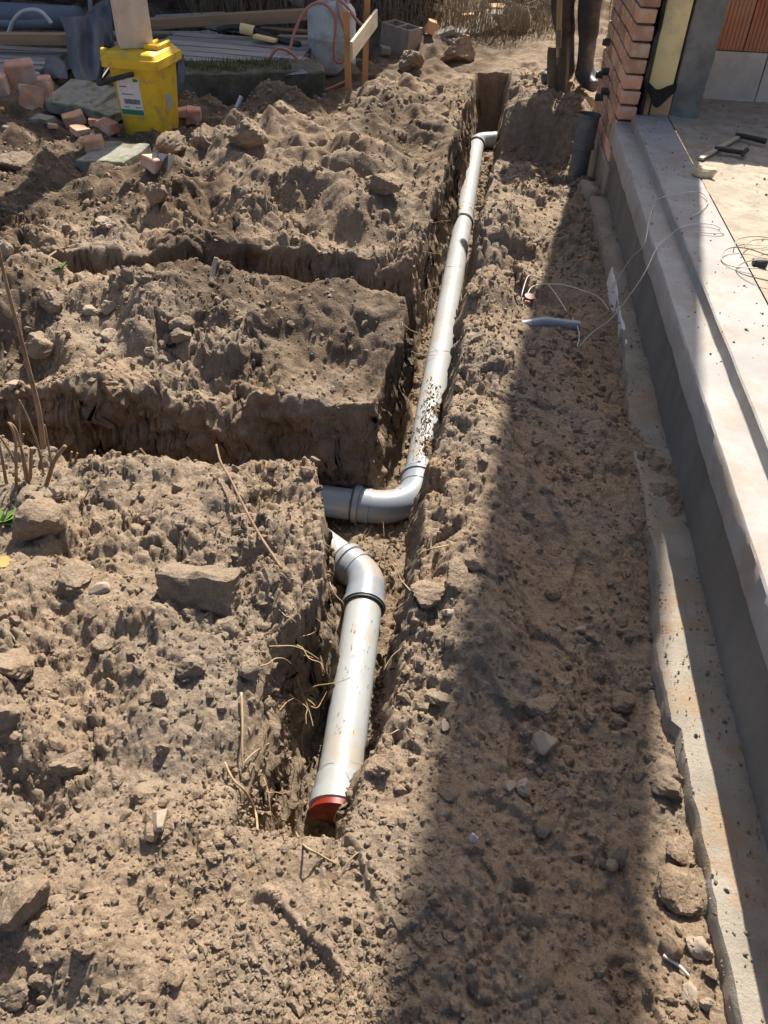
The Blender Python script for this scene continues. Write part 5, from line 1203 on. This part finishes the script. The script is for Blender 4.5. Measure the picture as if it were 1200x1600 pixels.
# medium clods, single objects, a shared shape pool; small crumbs joined into one
POOL = []
for s in range(10):
    p, f = rock_shape(200+s, 2, 9, .07); me = tri_mesh('soil_clod', p, f, True); me.materials.append(CLOD); me.set_sharp_from_angle(angle=R(28)); POOL.append(me)
ZONES = [((-1.0, .35, .05, 1.8), 95, 'small brown soil clod lying on the sunlit front left bank', 'clods on the front left bank'),
         ((-.1, .6, .5, 2.9), 75, 'small soil clod lying on the trodden path beside the footing', 'clods on the path'),
         ((-2.2, 2.5, -.35, 3.2), 60, 'small soil clod lying on the middle bank between the ditches', 'clods on the middle bank'),
         ((-2.2, 3.8, -.3, 6.4), 60, 'small soil clod lying on the far spoil heap', 'clods on the spoil heap')]
rg = np.random.default_rng(5)
for (x0, y0, x1, y1), n, lab, grp in ZONES:
    if grp.startswith('clods on the path'): x0, y0, x1, y1 = -.06, .5, .55, 3.1
    if grp.startswith('clods on the front'): x0, y0, x1, y1 = -1.05, .4, -.42, 1.85
    xs = rg.uniform(x0, x1, n); ys = y0+(y1-y0)*rg.uniform(0, 1, n)**1.25; zs = gz(xs, ys)
    for i in range(n):
        rad = rg.choice([.008, .011, .014, .02], p=[.35, .35, .2, .1])*(1 if y1 < 2.9 else 1.3 if y1 < 3.3 else 1.8)
        if zs[i] < -.15: continue
        o = bpy.data.objects.new('soil_clod', POOL[rg.integers(10)]); COL.objects.link(o)
        o.location = (xs[i], ys[i], zs[i]+rad*.12); o.scale = rad*rg.uniform(.7, 1.2, 3); o.rotation_euler = rg.uniform(0, 6.28, 3)
        tag(o, lab, 'clod', grp)
def crumbs(name, label, n, region, rfn, seed, dens=None, zfn=None, mat=CLOD, sub=1):
    r_ = np.random.default_rng(seed); x, y = region(r_, n); rad = rfn(r_, len(x), y)
    if dens is not None:
        k = r_.uniform(0, 1, len(x)) < dens(x, y); x, y, rad = x[k], y[k], rad[k]
    z = gz(x, y) if zfn is None else zfn(x, y)
    sh = [rock_shape(300+i, sub, 8, .08) for i in range(12)]; f = sh[0][1]; nv = len(sh[0][0])
    which = r_.integers(0, 12, len(x)); base = np.stack([s[0] for s in sh])[which]
    q = r_.normal(size=(len(x), 4)); q /= np.linalg.norm(q, axis=1)[:, None]; w_, a, b, c = q.T
    Rm = np.stack([1-2*(b*b+c*c), 2*(a*b-c*w_), 2*(a*c+b*w_), 2*(a*b+c*w_), 1-2*(a*a+c*c), 2*(b*c-a*w_), 2*(a*c-b*w_), 2*(b*c+a*w_), 1-2*(a*a+b*b)], -1).reshape(-1, 3, 3)
    base = base*r_.uniform(.45, 1.2, (len(x), 1, 3))
    Vv = np.einsum('nij,nkj->nki', Rm, base)*rad[:, None, None]
    Vv += np.stack([x, y, z+rad*.05], -1)[:, None, :]
    Tt = (f[None]+(np.arange(len(x))*nv)[:, None, None]).reshape(-1, 3)
    me = tri_mesh(name, Vv.reshape(-1, 3), Tt); me.materials.append(mat)
    o = bpy.data.objects.new(name, me); COL.objects.link(o); return tag(o, label, kind='stuff')
def reg_view(r_, n):
    y = .28+ (r_.uniform(0, 1, n)**2.1)*6.6; x = np.where(r_.uniform(0, 1, n) < .62, r_.uniform(-1, 0, n)*(.55+.62*y), r_.uniform(0, .64, n)); return x, y
def size_near(r_, n, y): return np.clip(np.exp(r_.normal(-5.65, .6, n)), .0018, .016)*(1+.22*y)
crumbs('soil_crumbs', 'loose crumbs and small lumps of dry soil all over the ground', 80000, reg_view, size_near, 21, dens=lambda x, y: (.3+.7*sstep((fbm(x, y, .3, 3, 64)+.15)/.45))*(1-.4*sstep((x-.02)/.1))*(1-.9*np.exp(-(((x+.2)/.18)**2+((y-.68)/.085)**2))))
crumbs('soil_lumps', 'finger sized lumps of dry soil strewn over the banks', 2600, reg_view, lambda r_, n, y: np.clip(np.exp(r_.normal(-4.75, .4, n)), .005, .022)*(1+.15*y), 27, dens=lambda x, y: (.05+.95*sstep((fbm(x, y, .45, 3, 66)+.05)/.4))*(1-.6*sstep((x-.02)/.1)), sub=2)
def reg_floor(r_, n): y = r_.uniform(.8, 7, n); return np.interp(y, *zip(*XL_T))+.07+r_.uniform(0, .16, n), y
crumbs('trench_crumbs', 'loose soil crumbs on the floor of the trench', 1500, reg_floor, lambda r_, n, y: np.clip(np.exp(r_.normal(-4.9, .5, n)), .003, .018)*(1+.12*y), 22)
def reg_foot(r_, n):
    y = r_.uniform(.4, 4.6, n); u = np.where(r_.uniform(0, 1, n) < .5, r_.uniform(0, 1, n)**3, 1-r_.uniform(0, 1, n)**3); return .60+.135*u, y
crumbs('footing_crumbs', 'soil crumbs lying on the concrete footing', 1500, reg_foot, lambda r_, n, y: np.clip(np.exp(r_.normal(-6.2, .55, n)), .001, .008)*(1+.1*y), 23, zfn=lambda x, y: np.maximum(np.full(len(x), FOOT_Z), gz(x, y)))
def reg_led(r_, n): return r_.uniform(.72, 1.0, n), r_.uniform(2.2, 4.9, n)
crumbs('slab_crumbs', 'dark crumbs scattered on the slab edge', 180, reg_led, lambda r_, n, y: np.clip(np.exp(r_.normal(-5.8, .5, n)), .0015, .006), 24, zfn=lambda x, y: np.where(x < .80, .386, .432))
def reg_fl(r_, n): return r_.uniform(1.06, 1.9, n), r_.uniform(2.2, 5.4, n)
crumbs('floor_crumbs', 'dark crumbs scattered on the house floor', 260, reg_fl, lambda r_, n, y: np.clip(np.exp(r_.normal(-5.6, .5, n)), .0015, .008), 25, zfn=lambda x, y: np.full(len(x), .423))
# soil lying on the bends and pipes
def on_pipe(p0, p1, n, seed, name, label, spread=.04, rmax=.007):
    p0, p1 = Vector(p0), Vector(p1); d = (p1-p0); side = d.cross(Vector((0, 0, 1))).normalized()
    def reg(r_, n_):
        u = r_.beta(1.6, 1.6, n_); v = r_.normal(0, spread*.5, n_).clip(-.05, .05); reg.v = v; reg.z = p0.z+d.z*u+np.sqrt(.066**2-v**2)
        return p0.x+d.x*u+side.x*v, p0.y+d.y*u+side.y*v
    return crumbs(name, label, n, reg, lambda r_, n_, y: np.clip(np.exp(r_.normal(-5.9, .5, n_)), .001, rmax), seed, zfn=lambda x, y: reg.z)
on_pipe(PA+dirp*.0, PA+dirp*.7, 700, 31, 'pipe_dirt', 'soil lying on the near end of the long drain pipe')
on_pipe((-.17, 2.39, ZP), (-.34, 2.335, ZP), 260, 32, 'bend_dirt', 'soil lying on the bend into the left ditch')
on_pipe(n1, n1+Vector((-.8, .6, 0))*.2, 30, 33, 'bend_dirt', 'soil lying on the bend above the capped pipe', .05)
on_pipe(LA, LB, 60, 34, 'pipe_dirt', 'specks of soil on the capped drain pipe', .06, .0025)

# ---------------------------------------------------------------- twigs, roots, plants
def twigpath(pts, r0, r1, n=6, seg=6):
    c = catmull(pts, n); k = len(c); return tube(c, r0, seg=seg, rs=[r0+(r1-r0)*i/(k-1) for i in range(k)])
Y0 = 1.66
sh = thing('bare_shrub', 'bare brown shrub with one tall cane at the left edge', 'shrub', at(60, 760, Y0))
CANES = [([(68, 700), (60, 640), (48, 590), (33, 530), (14, 460), (0, 400), (-6, 360)], .008, .003, 0), ([(62, 790), (75, 750), (85, 720), (102, 697)], .008, .006, .02), ([(50, 790), (44, 750), (38, 720), (30, 690), (24, 670), (15, 660)], .005, .003, -.03), ([(48, 790), (38, 735), (33, 700), (30, 650), (30, 625)], .004, .002, .03), ([(26, 780), (25, 720), (24, 690), (18, 668), (12, 660)], .005, .003, -.06), ([(68, 740), (60, 700), (50, 670), (40, 645), (30, 625)], .004, .002, .04), ([(46, 770), (48, 730), (49, 700)], .006, .005, .05), ([(10, 755), (4, 720), (0, 700), (-6, 670)], .005, .003, -.04), ([(20, 715), (12, 700), (0, 682)], .004, .003, .02), ([(82, 730), (76, 700), (71, 670), (69, 663)], .004, .002, .05), ([(25, 790), (12, 772), (0, 752)], .004, .003, 0), ([(36, 720), (33, 695), (37, 678)], .004, .003, .06)]
for pts, r0, r1, dy in CANES:
    part('cane', twigpath([at(px, py, Y0+dy+.004*i) for i, (px, py) in enumerate(pts)], r0, r1), TWIG, sh, smooth='all')
sh = thing('bare_shrub', 'small reddish leafless seedling in front of the earth block', 'shrub', at(113, 830, 1.62))
for pts in ([(113, 832), (114, 810), (108, 795), (95, 766)], [(114, 830), (118, 805), (126, 790), (140, 765)], [(112, 832), (122, 800), (128, 778)], [(111, 832), (106, 815)], [(113, 832), (120, 815)]):
    part('cane', twigpath([at(px, py, 1.62) for px, py in pts], .004, .0018), TWIG, sh, smooth='all')
for k, (pts, lab) in enumerate([([(107, 745), (109, 728), (112, 706)], 'pale cut stub, leftmost on the bank crest'), ([(114, 735), (117, 720), (121, 708)], 'slanted stub right of the pale cut stub'), ([(143, 730), (147, 716), (148, 704)], 'thin bent stub on the bank crest'), ([(158, 725), (163, 712), (167, 722)], 'forked stub on the bank crest'), ([(175, 728), (175, 717), (174, 708)], 'short thin stub right of the forked one'), ([(206, 735), (208, 722), (210, 713)], 'brown stub left of the long leaning twig'), ([(222, 736), (222, 722), (222, 710)], 'straight stub beside the long leaning twig'), ([(250, 735), (240, 725), (228, 712), (219, 701)], 'curved brown stick leaning over the ditch')]):
    o = obj('cut_stub', twigpath([at(a, b, 1.83) for a, b in pts], .0042, .0034), TWIG, smooth='all'); tag(o, lab, 'stub', 'cut stubs on the bank crest')
g1 = [at(338, 695, 1.84), at(345, 722, 1.77), at(360, 748, 1.71), at(378, 785, 1.62), at(405, 835, 1.51), at(440, 888, 1.40)]
o = obj('long_twig', twigpath(g1, .0035, .0045), TWIG, smooth='all'); tag(o, 'long pale twig lying across the front left bank', 'twig')
def root(pts, r0, r1, label, name='root', cat='root'):
    o = obj(name, twigpath(pts, r0, r1, 5, 5), ROOTM, smooth='all'); return tag(o, label, cat)
def gp(l): return [G(a, b)+Vector((0, 0, h)) for a, b, h in l]
root(gp([(378, 1090, .02), (380, 1140, .02), (380, 1180, .03), (382, 1215, .03)]), .0035, .002, 'straight root hanging down the left trench wall')
root(gp([(352, 1195, .01), (365, 1225, .02), (385, 1245, .02), (400, 1275, .02), (403, 1300, .01)]), .003, .003, 'pale forked root on the slope at the trench end')
root(gp([(382, 1200, .02), (400, 1190, .04), (430, 1175, .05)]), .002, .0012, 'thin side root sticking out of the left trench wall')
root(gp([(462, 1300, .0), (475, 1325, .012), (500, 1340, .012), (525, 1350, .0)]), .0025, .0025, 'curved root lying at the end of the trench')
root(gp([(530, 1370, .0), (545, 1350, .012), (560, 1335, .01)]), .0025, .0015, 'short twig on the sandy apron')
root([G(640, 890)+Vector((0, 0, .02)), G(660, 875)+Vector((0, 0, .03)), G(700, 860)+Vector((0, 0, .02))], .003, .002, 'long root lying on the right trench lip')
RB_ = [(560, 1030), (590, 1030), (545, 1010), (575, 985), (530, 1170), (560, 1200), (545, 1240), (600, 1010), (520, 1240), (515, 910), (470, 1010), (420, 1010), (430, 960), (560, 840), (505, 830), (610, 800), (640, 850), (480, 1110)]
rr = np.random.default_rng(9); fine = bmesh.new()
for px, py in RB_+[(int(rr.uniform(400, 500)), int(rr.uniform(880, 1250))) for _ in range(44)]+[(int(rr.uniform(560, 660)), int(rr.uniform(800, 1200))) for _ in range(16)]+[(int(rr.uniform(600, 720)), int(rr.uniform(200, 600))) for _ in range(22)]:
    p = G(px, py); L = rr.uniform(.05, .16)*(1 if p.y < 2 else 1.4); a = rr.uniform(0, 6.28); pts = [p]
    d = Vector((math.cos(a)*.7, math.sin(a)*.5, rr.uniform(-.5, .5)))
    for k in range(4): d = (d+Vector(rr.normal(0, .35, 3))).normalized(); pts.append(pts[-1]+d*L/4)
    c = catmull(pts, 3); add_tube(fine, c, .0012, seg=4, rs=[.0021-.0014*i/(len(c)-1) for i in range(len(c))])
o = obj('fine_roots', fine, ROOTM); tag(o, 'fine hair roots sticking out of the trench walls', kind='stuff')
o = obj('white_stick', twigpath([G(330, 447)+Vector((0, 0, .01)), G(335, 430)+Vector((0, 0, .03)), G(340, 420)+Vector((0, 0, .05))], .012, .009), simple('bone_white', (.34, .29, .22), (.46, .4, .32), 12, .8, .2, 60, .003), smooth='all'); tag(o, 'pale stick standing out of the middle bank', 'stick')
o = obj('dry_stick', twigpath([G(65, 418)+Vector((0, 0, .02)), G(90, 402)+Vector((0, 0, .03)), G(110, 395)+Vector((0, 0, .03))], .006, .004), TWIG, smooth='all'); tag(o, 'thin dry stick beside the far ditch', 'stick')
o = obj('white_stick', twigpath([G(1035, 1495)+Vector((0, 0, .006)), G(1055, 1510)+Vector((0, 0, .012)), G(1075, 1527)+Vector((0, 0, .006))], .004, .003), simple('pale_wood', (.5, .46, .4), (.62, .58, .52), 12, .8, .2, 60, .003), smooth='all'); tag(o, 'pale bare stick lying in the sunlit soil along the footing', 'stick')
def leafy(name, label, base, n, s, seed, cat='weed'):
    r_ = random.Random(seed); t = thing(name, label, cat, base)
    for i in range(n):
        b = bmesh.new(); a = r_.uniform(0, 6.28); l = s*r_.uniform(.6, 1.2); w = l*.28; el = r_.uniform(.3, 1.2); rows = []
        for k in range(5):
            u = k/4; c = Vector((math.cos(a)*u*l*math.cos(el*(1-.5*u)), math.sin(a)*u*l*math.cos(el*(1-.5*u)), u*l*math.sin(el*(1-.4*u))+.002)); ww = w*math.sin(math.pi*(.12+.86*u)); sd_ = Vector((-math.sin(a), math.cos(a), 0))
            rows.append([b.verts.new(c-sd_*ww), b.verts.new(c-Vector((0, 0, ww*.3))), b.verts.new(c+sd_*ww)])
        for p_, q_ in zip(rows, rows[1:]):
            for j in range(2): b.faces.new((p_[j], p_[j+1], q_[j+1], q_[j]))
        obj('leaf', b, LEAFM, t, 'all')
leafy('weed', 'small fresh green weed beside the far ditch', G(94, 420), 9, .035, 1)
leafy('weed', 'green leafy weed at the left edge by the earth block', G(4, 815), 12, .045, 2)
leafy('weed', 'bright green sprout beside the rubble pile at the back', G(752, 30), 8, .12, 3)
o = obj('dead_leaf', extrude_poly([(-.02, -.012), (.01, -.018), (.03, 0), (.012, .016), (-.018, .012)], 0, .0015), simple('orange_leaf', (.5, .24, .05), (.6, .32, .08), 20, .7, .1, 60, .002)); o.location = G(3, 880)+Vector((0, 0, .006)); o.rotation_euler = (.3, .2, .4); tag(o, 'orange dead leaf at the left edge', 'leaf')
